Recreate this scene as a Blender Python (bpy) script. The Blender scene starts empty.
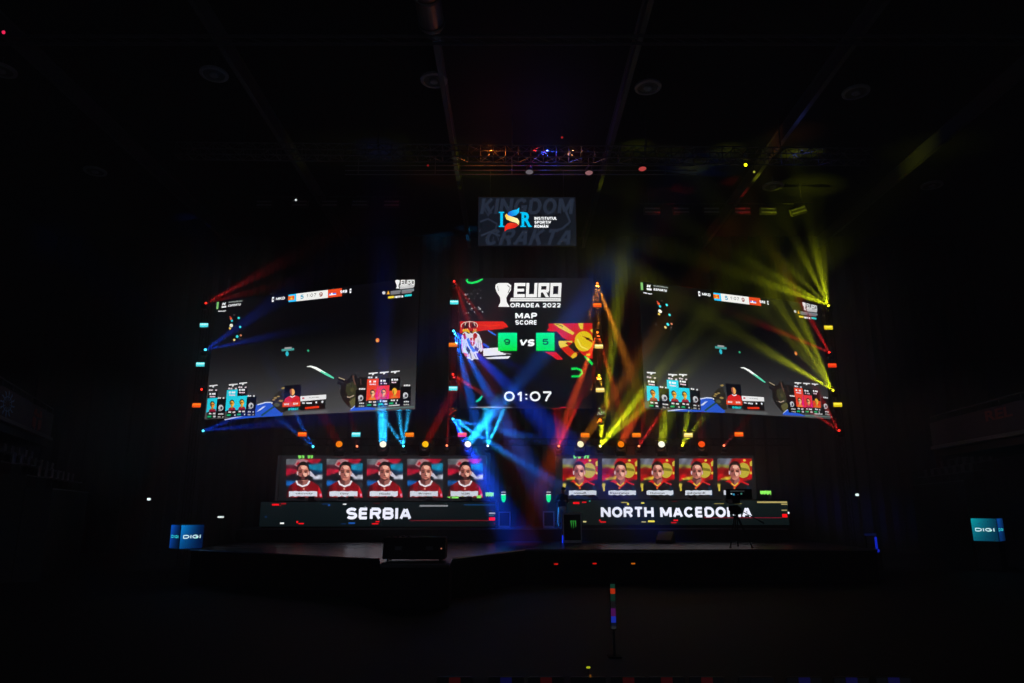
import bpy, math, random
from mathutils import Vector, Matrix
random.seed(7)
S = bpy.context.scene
COL = S.collection
PI = math.pi
F, PITCH, EYE = 711.0, math.radians(13), 2.75
CP, SP = math.cos(PITCH), math.sin(PITCH)
HZ = 0.11                       # haze density around the lights
TAU_FAR, TAU_NEAR = .30, .10    # haze in front of far and near things

# ------------------------------------------------------------------ measuring
def ray(px, py):
    r = (px-512)/F; u = (341.5-py)/F
    return Vector((r, CP-u*SP, SP+u*CP))
def P(px, py, Y):               # point seen at a pixel, at distance Y
    d = ray(px, py); return Vector((0, 0, EYE))+d*(Y/d.y)
def G(px, py, z):               # point seen at a pixel, on the level z
    d = ray(px, py); return Vector((0, 0, EYE))+d*((z-EYE)/d.z)
def srgb(c):
    out = []
    for v in c[:3]:
        v = max(0.0, v/255.0)
        out.append(v/12.92 if v <= .04045 else ((v+.055)/1.055)**2.4)
    return tuple(out)

# ------------------------------------------------------------------ materials
def mat(name, col, rough=.6, metal=0.0, spec=.5, bump=None):
    m = bpy.data.materials.new(name); m.use_nodes = True
    nt = m.node_tree; b = nt.nodes['Principled BSDF']
    n = nt.nodes.new('ShaderNodeTexNoise'); n.inputs['Scale'].default_value = 6
    tc = nt.nodes.new('ShaderNodeTexCoord'); nt.links.new(tc.outputs['Object'], n.inputs['Vector'])
    mx = nt.nodes.new('ShaderNodeMixRGB'); mx.inputs[1].default_value = (*[c*.82 for c in col], 1); mx.inputs[2].default_value = (*[min(1, c*1.18) for c in col], 1)
    nt.links.new(n.outputs['Fac'], mx.inputs[0]); nt.links.new(mx.outputs[0], b.inputs['Base Color'])
    b.inputs['Roughness'].default_value = rough; b.inputs['Metallic'].default_value = metal
    b.inputs['Specular IOR Level'].default_value = spec
    if bump:
        n2 = nt.nodes.new('ShaderNodeTexNoise'); n2.inputs['Scale'].default_value = bump[0]
        nt.links.new(tc.outputs['Object'], n2.inputs['Vector'])
        bp = nt.nodes.new('ShaderNodeBump'); bp.inputs['Strength'].default_value = bump[1]
        nt.links.new(n2.outputs['Fac'], bp.inputs['Height']); nt.links.new(bp.outputs[0], b.inputs['Normal'])
    return m
def emit(name, col, k=1.0):
    m = bpy.data.materials.new(name); m.use_nodes = True
    nt = m.node_tree; nt.nodes.remove(nt.nodes['Principled BSDF'])
    e = nt.nodes.new('ShaderNodeEmission'); e.inputs[0].default_value = (*srgb(col), 1); e.inputs[1].default_value = k
    nt.links.new(e.outputs[0], nt.nodes['Material Output'].inputs[0])
    m.cycles.emission_sampling = 'NONE'
    return m
def video_mat(name, k):
    m = bpy.data.materials.new(name); m.use_nodes = True
    nt = m.node_tree; nt.nodes.remove(nt.nodes['Principled BSDF'])
    a = nt.nodes.new('ShaderNodeVertexColor'); a.layer_name = 'video'
    e = nt.nodes.new('ShaderNodeEmission'); e.inputs[1].default_value = k
    nt.links.new(a.outputs[0], e.inputs[0]); nt.links.new(e.outputs[0], nt.nodes['Material Output'].inputs[0])
    m.cycles.emission_sampling = 'NONE'
    return m
BLACK = mat('black_paint', (.012, .012, .013), .55)
DRAPE = mat('black_drape', (.006, .006, .007), .9, 0, .1, (3, .4))
CONC = mat('dark_floor_cover', (.003, .003, .004), .75, 0, .2)
CEILM = mat('dark_ceiling_sheet', (.003, .003, .004), .9, 0, .1)
STEEL = mat('roof_steel', (.035, .035, .045), .5, .1)
ALU = mat('truss_aluminium', (.09, .09, .10), .4, .7)
ALU2 = mat('edge_aluminium', (.5, .5, .52), .35, .9)
STAGE = mat('black_gloss_stage', (.004, .004, .005), .3, 0, .3, (1.2, .05))
SKIRT = mat('stage_skirt_cloth', (.008, .007, .008), .9, 0, .1)
PLASTIC = mat('black_plastic', (.015, .015, .016), .4)
RUBBER = mat('black_rubber', (.01, .01, .01), .8)
LAMPM = mat('pale_lamp_ring', (.2, .2, .22), .5)
LAMPD = mat('dark_lamp_dish', (.05, .05, .05), .6)
GREYM = mat('grey_case_edge', (.2, .2, .21), .45, .2)
EDGEM = mat('pale_metal_edge', (.6, .6, .62), .4, .1)
SKIN = mat('skin', (.36, .2, .14), .5)
HOODIE = mat('black_hoodie', (.008, .008, .009), .9)
KHAKI = mat('khaki_cloth', (.62, .6, .3), .85)
HAIRM = mat('dark_hair', (.01, .008, .007), .6)
GLINTR = mat('red_glint_paint', (.6, .03, .03), .5)
GLINTB = mat('blue_glint_paint', (.06, .05, .7), .5)
BANNER = mat('banner_cloth', (.09, .08, .1), .8)
DECO_B = mat('banner_blue', (.3, .55, .9), .8)
DECO_R = mat('banner_red', (.42, .11, .1), .8)

# ------------------------------------------------------------------ mesh helpers
class MB:
    def __init__(s): s.v = []; s.f = []
    def add(s, vs, fs):
        n = len(s.v); s.v += [tuple(v) for v in vs]; s.f += [tuple(i+n for i in f) for f in fs]
    def box(s, c, d, rz=0, bev=0, M=None):
        x, y, z = d[0]/2, d[1]/2, d[2]/2
        if bev <= 0:
            vs = [Vector((i*x, j*y, k*z)) for k in (-1, 1) for j in (-1, 1) for i in (-1, 1)]
            fs = [(0, 2, 3, 1), (4, 5, 7, 6), (0, 1, 5, 4), (2, 6, 7, 3), (0, 4, 6, 2), (1, 3, 7, 5)]
        else:       # chamfered outline in plan and in height
            b = min(bev, x*.49, y*.49, z*.49); vs = []
            def ringpts(ax, ay, zz): return [Vector(p) for p in ((ax-b, -ay, zz), (ax, -ay+b, zz), (ax, ay-b, zz), (ax-b, ay, zz), (-ax+b, ay, zz), (-ax, ay-b, zz), (-ax, -ay+b, zz), (-ax+b, -ay, zz))]
            for (ax, ay, zz) in ((x-b, y-b, -z), (x, y, -z+b), (x, y, z-b), (x-b, y-b, z)): vs += ringpts(ax, ay, zz)
            fs = [tuple(reversed(range(8))), tuple(range(24, 32))]
            for l in range(3):
                for i in range(8): fs.append((l*8+i, l*8+(i+1) % 8, l*8+8+(i+1) % 8, l*8+8+i))
        R = Matrix.Rotation(rz, 3, 'Z')
        vs = [R @ v for v in vs]
        if M is not None: vs = [M @ v for v in vs]
        s.add([v+Vector(c) for v in vs], fs); return s
    def tube(s, a, b, r, r2=None, n=8, cap=True):
        a = Vector(a); b = Vector(b); d = (b-a)
        if d.length < 1e-6: return s
        q = d.to_track_quat('Z', 'Y'); r2 = r if r2 is None else r2
        vs = [a+q @ Vector((math.cos(2*PI*i/n)*r, math.sin(2*PI*i/n)*r, 0)) for i in range(n)]
        vs += [b+q @ Vector((math.cos(2*PI*i/n)*r2, math.sin(2*PI*i/n)*r2, 0)) for i in range(n)]
        fs = [(i, (i+1) % n, n+(i+1) % n, n+i) for i in range(n)]
        if cap: fs += [tuple(reversed(range(n))), tuple(range(n, 2*n))]
        s.add(vs, fs); return s
    def lathe(s, prof, n=20, o=(0, 0, 0), q=None):      # profile of (r, z)
        vs = []
        for r, z in prof:
            for i in range(n):
                v = Vector((r*math.cos(2*PI*i/n), r*math.sin(2*PI*i/n), z))
                vs.append((q @ v if q else v)+Vector(o))
        fs = []
        for k in range(len(prof)-1):
            for i in range(n): fs.append((k*n+i, k*n+(i+1) % n, (k+1)*n+(i+1) % n, (k+1)*n+i))
        fs += [tuple(reversed(range(n))), tuple(range((len(prof)-1)*n, len(prof)*n))]
        s.add(vs, fs); return s
    def prism(s, pts, z0, z1):      # plan outline
        n = len(pts)
        s.add([(p[0], p[1], z0) for p in pts]+[(p[0], p[1], z1) for p in pts],
              [tuple(reversed(range(n))), tuple(range(n, 2*n))]+[(i, (i+1) % n, n+(i+1) % n, n+i) for i in range(n)]); return s
    def xprism(s, pts, x0, x1):     # side outline of (y, z)
        n = len(pts)
        s.add([(x0, p[0], p[1]) for p in pts]+[(x1, p[0], p[1]) for p in pts],
              [tuple(range(n)), tuple(reversed(range(n, 2*n)))]+[(i, n+i, n+(i+1) % n, (i+1) % n) for i in range(n)]); return s
    def build(s, name, m, parent=None, smooth=False, loc=None):
        me = bpy.data.meshes.new(name); me.from_pydata(s.v, [], s.f); me.materials.append(m); me.validate(); me.update()
        if smooth:
            for p in me.polygons: p.use_smooth = True
        o = bpy.data.objects.new(name, me); COL.objects.link(o)
        if parent is not None: o.parent = parent
        if loc is not None: o.location = loc
        return o
def tag(o, label, cat, group=None, kind=None):
    o['label'] = label; o['category'] = cat
    if group: o['group'] = group
    if kind: o['kind'] = kind
    return o
def thing(name, label, cat, loc=(0, 0, 0), rz=0, group=None):
    o = bpy.data.objects.new(name, None); COL.objects.link(o); o.location = loc; o.rotation_euler = (0, 0, rz)
    o.empty_display_size = .1
    return tag(o, label, cat, group)
def struct(o, label=None): o['kind'] = 'structure'; return o
def kids(o): return [c for c in bpy.data.objects if c.parent == o]
def copy_tree(o, parent=None):
    c = o.copy(); COL.objects.link(c)
    if parent is not None: c.parent = parent
    for ch in list(o.children): copy_tree(ch, c)
    return c

# ------------------------------------------------------------------ flat pictures for the video screens
_fonts = {}
def glyphs(txt, bold):
    key = (txt, bold)
    if key in _fonts: return _fonts[key]
    cu = bpy.data.curves.new('t', 'FONT'); cu.body = txt; cu.size = 1; cu.offset = bold; cu.fill_mode = 'FRONT'; cu.resolution_u = 3
    ob = bpy.data.objects.new('t', cu); COL.objects.link(ob)
    dg = bpy.context.evaluated_depsgraph_get(); me = ob.evaluated_get(dg).to_mesh()
    vs = [(v.co.x, v.co.y) for v in me.vertices]; fs = [tuple(p.vertices) for p in me.polygons]
    ob.evaluated_get(dg).to_mesh_clear(); bpy.data.objects.remove(ob); bpy.data.curves.remove(cu)
    _fonts[key] = (vs, fs); return vs, fs
def _arc(cx, cy, rx, ry, a0, a1, n=8): return [(cx+rx*math.cos(math.radians(a0+(a1-a0)*i/n)), cy+ry*math.sin(math.radians(a0+(a1-a0)*i/n))) for i in range(n+1)]
# heavy wide capitals: advance width, then centre lines in a 0..1 box (inset by half a stroke); a trailing True closes the loop
def _font():
    S_ = _arc(.5, .75, .5, .25, 25, 270, 12)+_arc(.5, .25, .5, .25, 90, -155, 12)[1:]
    Z = _arc(.5, .5, .5, .5, 0, 360, 24)[:-1]
    return {
     'A': (1.05, [[(0, -.07), (.44, 1)], [(.56, 1), (1, -.07)], [(.2, .28), (.8, .28)]]), 'B': (.98, [[(0, 0), (0, 1)], [(0, 1), (.65, 1)]+_arc(.68, .77, .27, .23, 90, -90, 6)+[(0, .54)], [(0, .54), (.68, .54)]+_arc(.7, .27, .3, .27, 90, -90, 6)+[(0, 0)]]),
     'C': (1.05, [_arc(.5, .5, .5, .5, 38, 322, 18)]), 'D': (1.02, [[(0, 0), (0, 1)], [(0, 1), (.45, 1)]+_arc(.5, .5, .5, .5, 90, -90, 12)+[(0, 0)]]),
     'E': (.86, [[(0, 0), (0, 1)], [(-.08, 1), (1, 1)], [(0, .5), (.94, .5)], [(-.08, 0), (1, 0)]]), 'F': (.84, [[(0, -.1), (0, 1)], [(-.08, 1), (1, 1)], [(0, .48), (.9, .48)]]),
     'G': (1.06, [_arc(.5, .5, .5, .5, 38, 345, 18)+[(.98, .45), (.55, .45)]]), 'H': (1.0, [[(0, -.1), (0, 1.1)], [(1, -.1), (1, 1.1)], [(0, .5), (1, .5)]]),
     'I': (.26, [[(.5, -.1), (.5, 1.1)]]), 'J': (.8, [[(1, 1.1), (1, .35)]+_arc(.5, .32, .5, .32, 0, -170, 8)]), 'K': (1.02, [[(0, -.1), (0, 1.1)], [(0, .35), (.9, 1.08)], [(.35, .6), (1, -.08)]]),
     'L': (.8, [[(0, 1.1), (0, 0)], [(-.08, 0), (1, 0)]]), 'M': (1.22, [[(0, -.1), (0, 1.1)], [(1, -.1), (1, 1.1)], [(.05, 1.02), (.5, .08)], [(.5, .08), (.95, 1.02)]]),
     'N': (1.04, [[(0, -.1), (0, 1.1)], [(1, -.1), (1, 1.1)], [(.03, 1.0), (.97, 0)]]), 'O': (1.1, [Z+[True]]), 'P': (.94, [[(0, -.1), (0, 1)], [(0, 1), (.66, 1)]+_arc(.7, .72, .3, .28, 90, -90, 7)+[(0, .44)]]),
     'R': (1.0, [[(0, -.1), (0, 1)], [(0, 1), (.66, 1)]+_arc(.7, .75, .28, .25, 90, -90, 7)+[(0, .5)], [(.55, .5), (.97, -.08)]]), 'S': (.98, [S_]), 'T': (.92, [[(.5, -.1), (.5, 1)], [(-.08, 1), (1.08, 1)]]),
     'U': (1.0, [[(0, 1.1), (0, .42)]+_arc(.5, .42, .5, .42, 180, 360, 10)+[(1, .42), (1, 1.1)]]), 'V': (1.04, [[(-.02, 1.1), (.5, .03)], [(.5, .03), (1.02, 1.1)]]), 'Y': (1.0, [[(0, 1.1), (.5, .5)], [(1, 1.1), (.5, .5)], [(.5, .5), (.5, -.1)]]),
     'Z': (.9, [[(-.05, 1), (1, 1)], [(.95, 1), (.05, 0)], [(-.05, 0), (1.05, 0)]]), '0': (1.0, [Z+[True]]), '1': (.56, [[(.75, -.1), (.75, 1.06)], [(.8, 1.0), (0, .68)]]),
     '2': (.92, [_arc(.5, .72, .48, .28, 170, -20, 9)+[(.9, .52), (.05, 0)], [(-.05, 0), (1.03, 0)]]), '3': (.92, [_arc(.48, .76, .44, .24, 160, -90, 9), _arc(.48, .26, .5, .26, 90, -160, 9)]),
     '5': (.94, [[(.95, 1), (.12, 1), (.05, .55)], _arc(.48, .32, .5, .32, 150, -160, 12)]), '7': (.9, [[(-.05, 1), (1.0, 1)], [(.98, .98), (.52, .42), (.3, -.1)]]), '9': (.96, [_arc(.5, .68, .48, .32, 0, 360, 16)[:-1]+[True], [(.98, .68), (.96, .4)]+_arc(.5, .32, .46, .32, 10, -155, 8)]),
     ':': (.26, [[(.5, .12), (.5, .3)], [(.5, .62), (.5, .8)]]), ' ': (.42, []), '\u00c2': (1.05, [[(0, -.07), (.44, .86)], [(.56, .86), (1, -.07)], [(.2, .25), (.8, .25)], [(.3, 1.0), (.5, 1.2)], [(.5, 1.2), (.7, 1.0)]])}
FONT = _font()
def _miter(pts, T, closed):
    n = len(pts); L = []; R = []
    for i, p_ in enumerate(pts):
        a = pts[i-1] if (i > 0 or closed) else None; b = pts[(i+1) % n] if (i < n-1 or closed) else None
        d1 = (p_-a).normalized() if a is not None else None; d2 = (b-p_).normalized() if b is not None else None
        if d1 is None: d1 = d2
        if d2 is None: d2 = d1
        t_ = (d1+d2); t_ = t_.normalized() if t_.length > 1e-6 else d1
        nr = Vector((-t_.y, t_.x)); c = max(.5, nr.dot(Vector((-d1.y, d1.x)))); L.append(p_+nr*(T/2/c)); R.append(p_-nr*(T/2/c))
    return L, R
class Pic:
    """a flat picture: x to the right, y up, in metres on its screen; later shapes lie a hair in front of earlier ones"""
    def __init__(s, mapper=None): s.v = []; s.f = []; s.c = []; s.l = 0; s.m = mapper or (lambda x, y: (x, y)); s.step = .0005
    def _put(s, pts, fs, cols):
        n = len(s.v); s.l += 1; d = s.l*s.step
        s.v += [(x, -d, y) for x, y in pts]; s.f += [tuple(i+n for i in f) for f in fs]; s.c += cols
    def poly(s, pts, col, raw=False):
        q = pts if raw else [s.m(*p) for p in pts]
        cols = [srgb(c) for c in col] if isinstance(col[0], (tuple, list)) else [srgb(col)]*len(q)
        s._put(q, [tuple(range(len(q)))], cols)
    def rect(s, x0, y0, x1, y1, col, col2=None):    # y0 is the top in pixels
        a = s.m(x0, y0); b = s.m(x1, y1)
        p = [(a[0], b[1]), (b[0], b[1]), (b[0], a[1]), (a[0], a[1])]
        s.poly(p, [col2, col2, col, col] if col2 else col, True)
    def ell(s, cx, cy, rx, ry, col, n=18, a0=0, rot=0):
        pts = []
        for i in range(n):
            t = a0+2*PI*i/n; x = rx*math.cos(t); y = ry*math.sin(t)
            pts.append((cx+x*math.cos(rot)-y*math.sin(rot), cy+x*math.sin(rot)+y*math.cos(rot)))
        s.poly(pts, col)
    def stroke(s, pts, w, col):
        pts = [Vector(p) for p in pts]; L = []; R = []
        for i, p in enumerate(pts):
            a = pts[max(0, i-1)]; b = pts[min(len(pts)-1, i+1)]; d = (b-a).normalized(); nrm = Vector((-d.y, d.x))
            ww = (w[i] if isinstance(w, (list, tuple)) else w)/2
            L.append(p+nrm*ww); R.append(p-nrm*ww)
        n = len(pts); q = [s.m(*p) for p in L+R]
        s._put(q, [(i, i+1, n+i+1, n+i) for i in range(n-1)], [srgb(col)]*len(q))
    def grid(s, x0, y0, x1, y1, nx, ny, fn):
        pts = []; cols = []
        for j in range(ny+1):
            for i in range(nx+1):
                u = i/nx; v = j/ny
                pts.append(s.m(x0+(x1-x0)*u, y0+(y1-y0)*v)); cols.append(srgb(fn(u, v)))
        s._put(pts, [(j*(nx+1)+i, j*(nx+1)+i+1, (j+1)*(nx+1)+i+1, (j+1)*(nx+1)+i) for j in range(ny) for i in range(nx)], cols)
    def text(s, t, x0, y0, x1, y1, col, bold=.02, shear=0.0):
        vs, fs = glyphs(t, bold)
        ax = min(v[0] for v in vs); bx = max(v[0] for v in vs); ay = min(v[1] for v in vs); by = max(v[1] for v in vs)
        a = s.m(x0, y1); b = s.m(x1, y0); W = b[0]-a[0]; H = b[1]-a[1]; k = H*shear
        pts = [(a[0]+(v[0]-ax)/(bx-ax)*(W-k)+k*(v[1]-ay)/(by-ay), a[1]+(v[1]-ay)/(by-ay)*H) for v in vs]
        s._put(pts, fs, [srgb(col)]*len(pts))
    def caps(s, t, x0, y0, x1, y1, col, wt=.19, shear=0.0, gap=.13):
        a = s.m(x0, y1); b = s.m(x1, y0); W = b[0]-a[0]; H = b[1]-a[1]; k = H*shear; T = H*wt
        tot = sum(FONT[c][0] for c in t)+gap*(len(t)-1); u = (W-k)/tot; x = a[0]
        vs = []; fs = []
        for c in t:
            wd, lines = FONT[c]; w_ = wd*u
            iw = w_-T
            for ln in lines:
                cl = ln[-1] is True; q = [Vector((x+T/2+px_*iw if wd > .3 else x+w_/2, a[1]+T/2+py_*(H-T))) for px_, py_ in (ln[:-1] if cl else ln)]
                q = [Vector((v.x, min(max(v.y, a[1]), b[1]*1 if c == '\u00c2' else a[1]+H))) if c != '\u00c2' else v for v in q]
                L, R = _miter(q, T, cl); n = len(q); o = len(vs)
                vs += [(v.x+k*(v.y-a[1])/H, v.y) for v in L+R]
                m_ = n if cl else n-1
                fs += [(o+i, o+(i+1) % n, o+n+(i+1) % n, o+n+i) for i in range(m_)]
            x += w_+gap*u
        # every stroke its own hair-thin layer so overlaps stay clean
        s._put(vs, fs, [srgb(col)]*len(vs))
    def build(s, name, m, parent, loc=(0, 0, 0)):
        me = bpy.data.meshes.new(name); me.from_pydata(s.v, [], s.f)
        at = me.color_attributes.new('video', 'FLOAT_COLOR', 'POINT')
        for i, c in enumerate(s.c): at.data[i].color = (*c, 1)
        me.materials.append(m); me.update()
        o = bpy.data.objects.new(name, me); COL.objects.link(o); o.parent = parent; o.location = loc
        return o
class ScreenPlane:
    """a vertical plane through bottom-left point o, turned by yaw"""
    def __init__(s, o, yaw, w, h): s.o = Vector(o); s.yaw = yaw; s.w = w; s.h = h; s.R = Vector((math.cos(yaw), math.sin(yaw), 0)); s.N = Vector((math.sin(yaw), -math.cos(yaw), 0))
    def L(s, px, py):
        d = ray(px, py); C = Vector((0, 0, EYE)); t = (s.o-C).dot(s.N)/d.dot(s.N); q = C+d*t-s.o
        return (q.dot(s.R), q.z)
def plane_px(x0, y0, x1, y1, Y, yaw=0):     # straight-on rectangle by its pixel edges
    a = P(x0, y1, Y); b = P(x1, y1, Y); c = P((x0+x1)/2, y0, Y)
    return ScreenPlane(a, yaw, b.x-a.x, c.z-a.z)
VIDEO = video_mat('video_light', math.exp(TAU_FAR))
VIDEO_NEAR = video_mat('lit_panel_light', math.exp(TAU_NEAR))
def screen(name, label, cat, pl, pic, depth=.12, rim=.03, group=None, vm=None, frame_mat=None):
    t = thing(name, label, cat, pl.o, pl.yaw, group)
    m = MB(); m.box((pl.w/2, depth/2+.001, pl.h/2), (pl.w, depth, pl.h)); m.build('screen_cabinet', BLACK, t)
    e = MB()
    for (c, d) in (((pl.w/2, .04, -rim/2), (pl.w+2*rim, .1, rim)), ((pl.w/2, .04, pl.h+rim/2), (pl.w+2*rim, .1, rim)),
                   ((-rim/2, .04, pl.h/2), (rim, .1, pl.h)), ((pl.w+rim/2, .04, pl.h/2), (rim, .1, pl.h))): e.box(c, d)
    e.build('screen_frame', frame_mat or BLACK, t)
    pic.build('video_picture', vm or VIDEO, t)
    return t

# ================================================================== THE HALL
CEIL = 20.0
struct(MB().box((0, 18, -.1), (64, 56, .2)).build('floor', CONC))
struct(MB().box((0, 18, CEIL+.1), (64, 56, .2)).build('ceiling', CEILM))
m = MB()                                         # back drape with vertical folds
n = 240; vs = []
for i in range(n+1):
    x = -32+64*i/n; y = 44+.12*math.sin(i*1.9)
    vs += [(x, y, 0), (x, y, CEIL)]
m.add(vs, [(2*i, 2*i+2, 2*i+3, 2*i+1) for i in range(n)]); struct(m.build('wall_back', DRAPE))
struct(MB().box((-30, 18, CEIL/2), (.3, 56, CEIL)).build('wall_left', DRAPE))
struct(MB().box((30, 18, CEIL/2), (.3, 56, CEIL)).build('wall_right', DRAPE))
struct(MB().box((0, -9.8, CEIL/2), (60, .3, CEIL)).build('wall_rear', DRAPE))

# roof girders running away from the camera
gx = [(60, 88), (246, 87), (440, 70), (632, 70), (832, 75), (1024, 75)]
gl = ['first roof girder from the left, crossing the dark ceiling above the far left stand', 'second roof girder from the left, running beside the leftmost round ceiling lamp',
      'roof girder above the left side of the top screen, beside a round lamp', 'roof girder running towards the right side of the top screen',
      'roof girder running down to the right end of the lighting truss', 'outermost right roof girder in the top right corner']
for (px, py), lb in zip(gx, gl):
    q = G(px, py, CEIL-.8); m = MB()
    m.box((0, 17, .0), (.2, 54, .04)); m.box((0, 17, .35), (.05, 54, .66)); m.box((0, 17, .7), (.2, 54, .04))
    o = m.build('roof_girder', STEEL); o.location = (q.x, 1, CEIL-.8); tag(o, lb, 'girder', 'roof girders')
q = G(512, 40, CEIL-1.0); m = MB()
for k in (-.22, .22): m.tube((-24, k, 0), (24, k, 0), .06)
for i in range(60):
    m.tube((-24+i*.8, -.22, 0), (-23.2+i*.8, .22, 0), .025, n=5)
o = m.build('cross_beam', STEEL); o.location = (0, q.y, CEIL-1.0); tag(o, 'steel cross beam running left to right under the ceiling above the round lamps', 'beam')
# ventilation duct
q = G(432, 24, CEIL-1.6); t = thing('ventilation_duct', 'grey duct coming down over the ceiling at the top edge, left of the middle', 'duct', (q.x, q.y, CEIL-1.6))
m = MB().tube((0, 0, 0), (0, -9, 0), .42, n=20); m.build('pipe', STEEL, t, True)
for i in range(7): MB().tube((0, -.1-i*1.3, 0), (0, -.22-i*1.3, 0), .46, n=20).build('collar', STEEL, t)
# round ceiling lamps
def ceiling_lamp():
    t = thing('ceiling_lamp', '', 'lamp')
    n = 28; r1, r0 = .54, .42
    m = MB(); m.lathe([(r0, -.02), (r1, 0), (r1, .08), (r0, .08), (r0, -.02)], n); m.f = m.f[:-2]; m.build('rim_ring', LAMPM, t)
    MB().lathe([(.41, .02), (.3, .06), (.02, .07)], n).build('dish', LAMPD, t)
    MB().lathe([(.14, -.06), (.17, -.02), (.14, .05)], 16).build('bulb_housing', LAMPM, t)
    MB().tube((0, 0, .08), (0, 0, .62), .02).build('hanger', STEEL, t)
    return t
lamps = [((214, 75), 'round ceiling lamp above the left end of the truss, near the second girder'), ((434, 81), 'round ceiling lamp under the duct, upper left of the top screen'),
         ((648, 88), 'round ceiling lamp above and right of the top screen'), ((856, 93), 'round ceiling lamp in the upper right of the ceiling'), ((1, 71), 'round ceiling lamp cut by the left edge of the view'),
         ((95, 172), 'small far round ceiling lamp beyond the left end of the truss'), ((773, 187), 'far round ceiling lamp hanging just under the right part of the truss'), ((932, 186), 'far round ceiling lamp beyond the right end of the truss')]
proto = ceiling_lamp()
for i, ((px, py), lb) in enumerate(lamps):
    o = proto if i == 0 else copy_tree(proto); o.location = G(px, py, CEIL-.7); tag(o, lb, 'lamp', 'round ceiling lamps')

# ================================================================== STAGE
SZ = 1.2
q0 = G(190, 549.3, SZ); q1 = G(872, 548.6, SZ); YF = 27.0
t = thing('stage_platform', 'wide black glossy stage platform under the big screens', 'stage', (0, YF, 0))
xl, xr = q0.x, q1.x
ap = [G(200, 549.5, SZ), G(380, 558.7, SZ), G(381, 563.2, SZ), G(449, 563.2, SZ), G(452, 558, SZ), G(525, 549.3, SZ)]
out = [(xl, 0)]+[(p.x, p.y-YF) for p in ap]+[(xr, 0), (xr, 15), (xl, 15)]
MB().prism(out, SZ-.12, SZ).build('deck', STAGE, t)
sk = [(x*.999, y+.05) for x, y in out]
MB().prism(sk, 0.01, SZ-.121).build('skirt', SKIRT, t)
m = MB()
for a, b in zip(out[:8], out[1:8]):
    m.tube((a[0], a[1]-.02, SZ-.03), (b[0], b[1]-.02, SZ-.03), .025, n=6)
m.build('edge_trim', ALU2, t)
for y in (.9, 2.3, 3.8): MB().box((xl*.5-1.2, y, SZ+.004), (8.4, .035, .008)).build('seam_strip', ALU2, t)
for y in (1.4, 3.2): MB().box((xr*.55, y, SZ+.004), (8.2, .035, .008)).build('seam_strip', ALU2, t)
RZ = 1.76; YR = 32.75
t = thing('stage_riser', 'long low black riser carrying the two team desks on the stage', 'riser', (0, YR, SZ))
MB().box((0, 2.2, (RZ-SZ)/2), (24.6, 4.4, RZ-SZ-.002), bev=.02).build('platform', BLACK, t)
MB().box((0, -.02, RZ-SZ-.03), (24.6, .03, .04)).build('edge_trim', GREYM, t)
# dim pattern panels printed on the skirt and its marker lights
for (px, py, c, lb) in ((556, 564, (255, 30, 20), 'small red marker light on the stage front, first of three from the left'), (594.5, 563.5, (255, 30, 20), 'small red marker light on the stage front, middle one of three'),
                        (633, 563.5, (255, 130, 20), 'small orange marker light on the stage front, beside two red ones')):
    q = P(px, py, 26.96); t = thing('marker_light', lb, 'light', q, 0, 'marker lights on the stage front')
    MB().box((0, 0, 0), (.2, .06, .09), bev=.01).build('housing', PLASTIC, t)
    MB().box((0, -.035, 0), (.14, .02, .045), bev=.005).build('lens', emit('marker', c, .55), t)

# ================================================================== BIG SCREENS
K = 34/31.0
WHITE = (236, 238, 240)
sL = ScreenPlane((-4.6536-12.5409*math.cos(-.3344), 34-12.5409*math.sin(-.3344), 7.2602), -.3344, 12.5409, 6.5978)
sR = ScreenPlane((6.3794, 34, 7.3147), .3848, 11.704, 6.3955)

def mini_face(p, cx, cy, s, skin, hair, shirt):
    p.poly([(cx-s*.95, cy+s*1.9), (cx-s*.8, cy+s*1.25), (cx-s*.3, cy+s*.95), (cx+s*.3, cy+s*.95), (cx+s*.8, cy+s*1.2), (cx+s*.95, cy+s*1.9)], shirt)
    p.rect(cx-s*.25, cy+s*.5, cx+s*.25, cy+s*1.2, tuple(v*.8 for v in skin))
    p.ell(cx, cy-s*.12, s*.62, s*.78, hair, 12); p.ell(cx+s*.04, cy+s*.1, s*.5, s*.7, skin, 12)
    p.poly([(cx-s*.5, cy-s*.1), (cx-s*.1, cy-s*.35), (cx-s*.08, cy+s*.75), (cx-s*.35, cy+s*.5)], tuple(v*.55 for v in skin))
    p.rect(cx-s*.3, cy-s*.05, cx+s*.35, cy+s*.08, hair)
def digits(p, x0, y0, x1, y1, n, col=WHITE):
    w = (x1-x0)/n
    for i in range(n):
        if (i*7+int(x0)) % 5 == 3: continue
        p.rect(x0+i*w, y0+(i % 2)*.15, x0+i*w+w*.8, y1, col)
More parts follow.
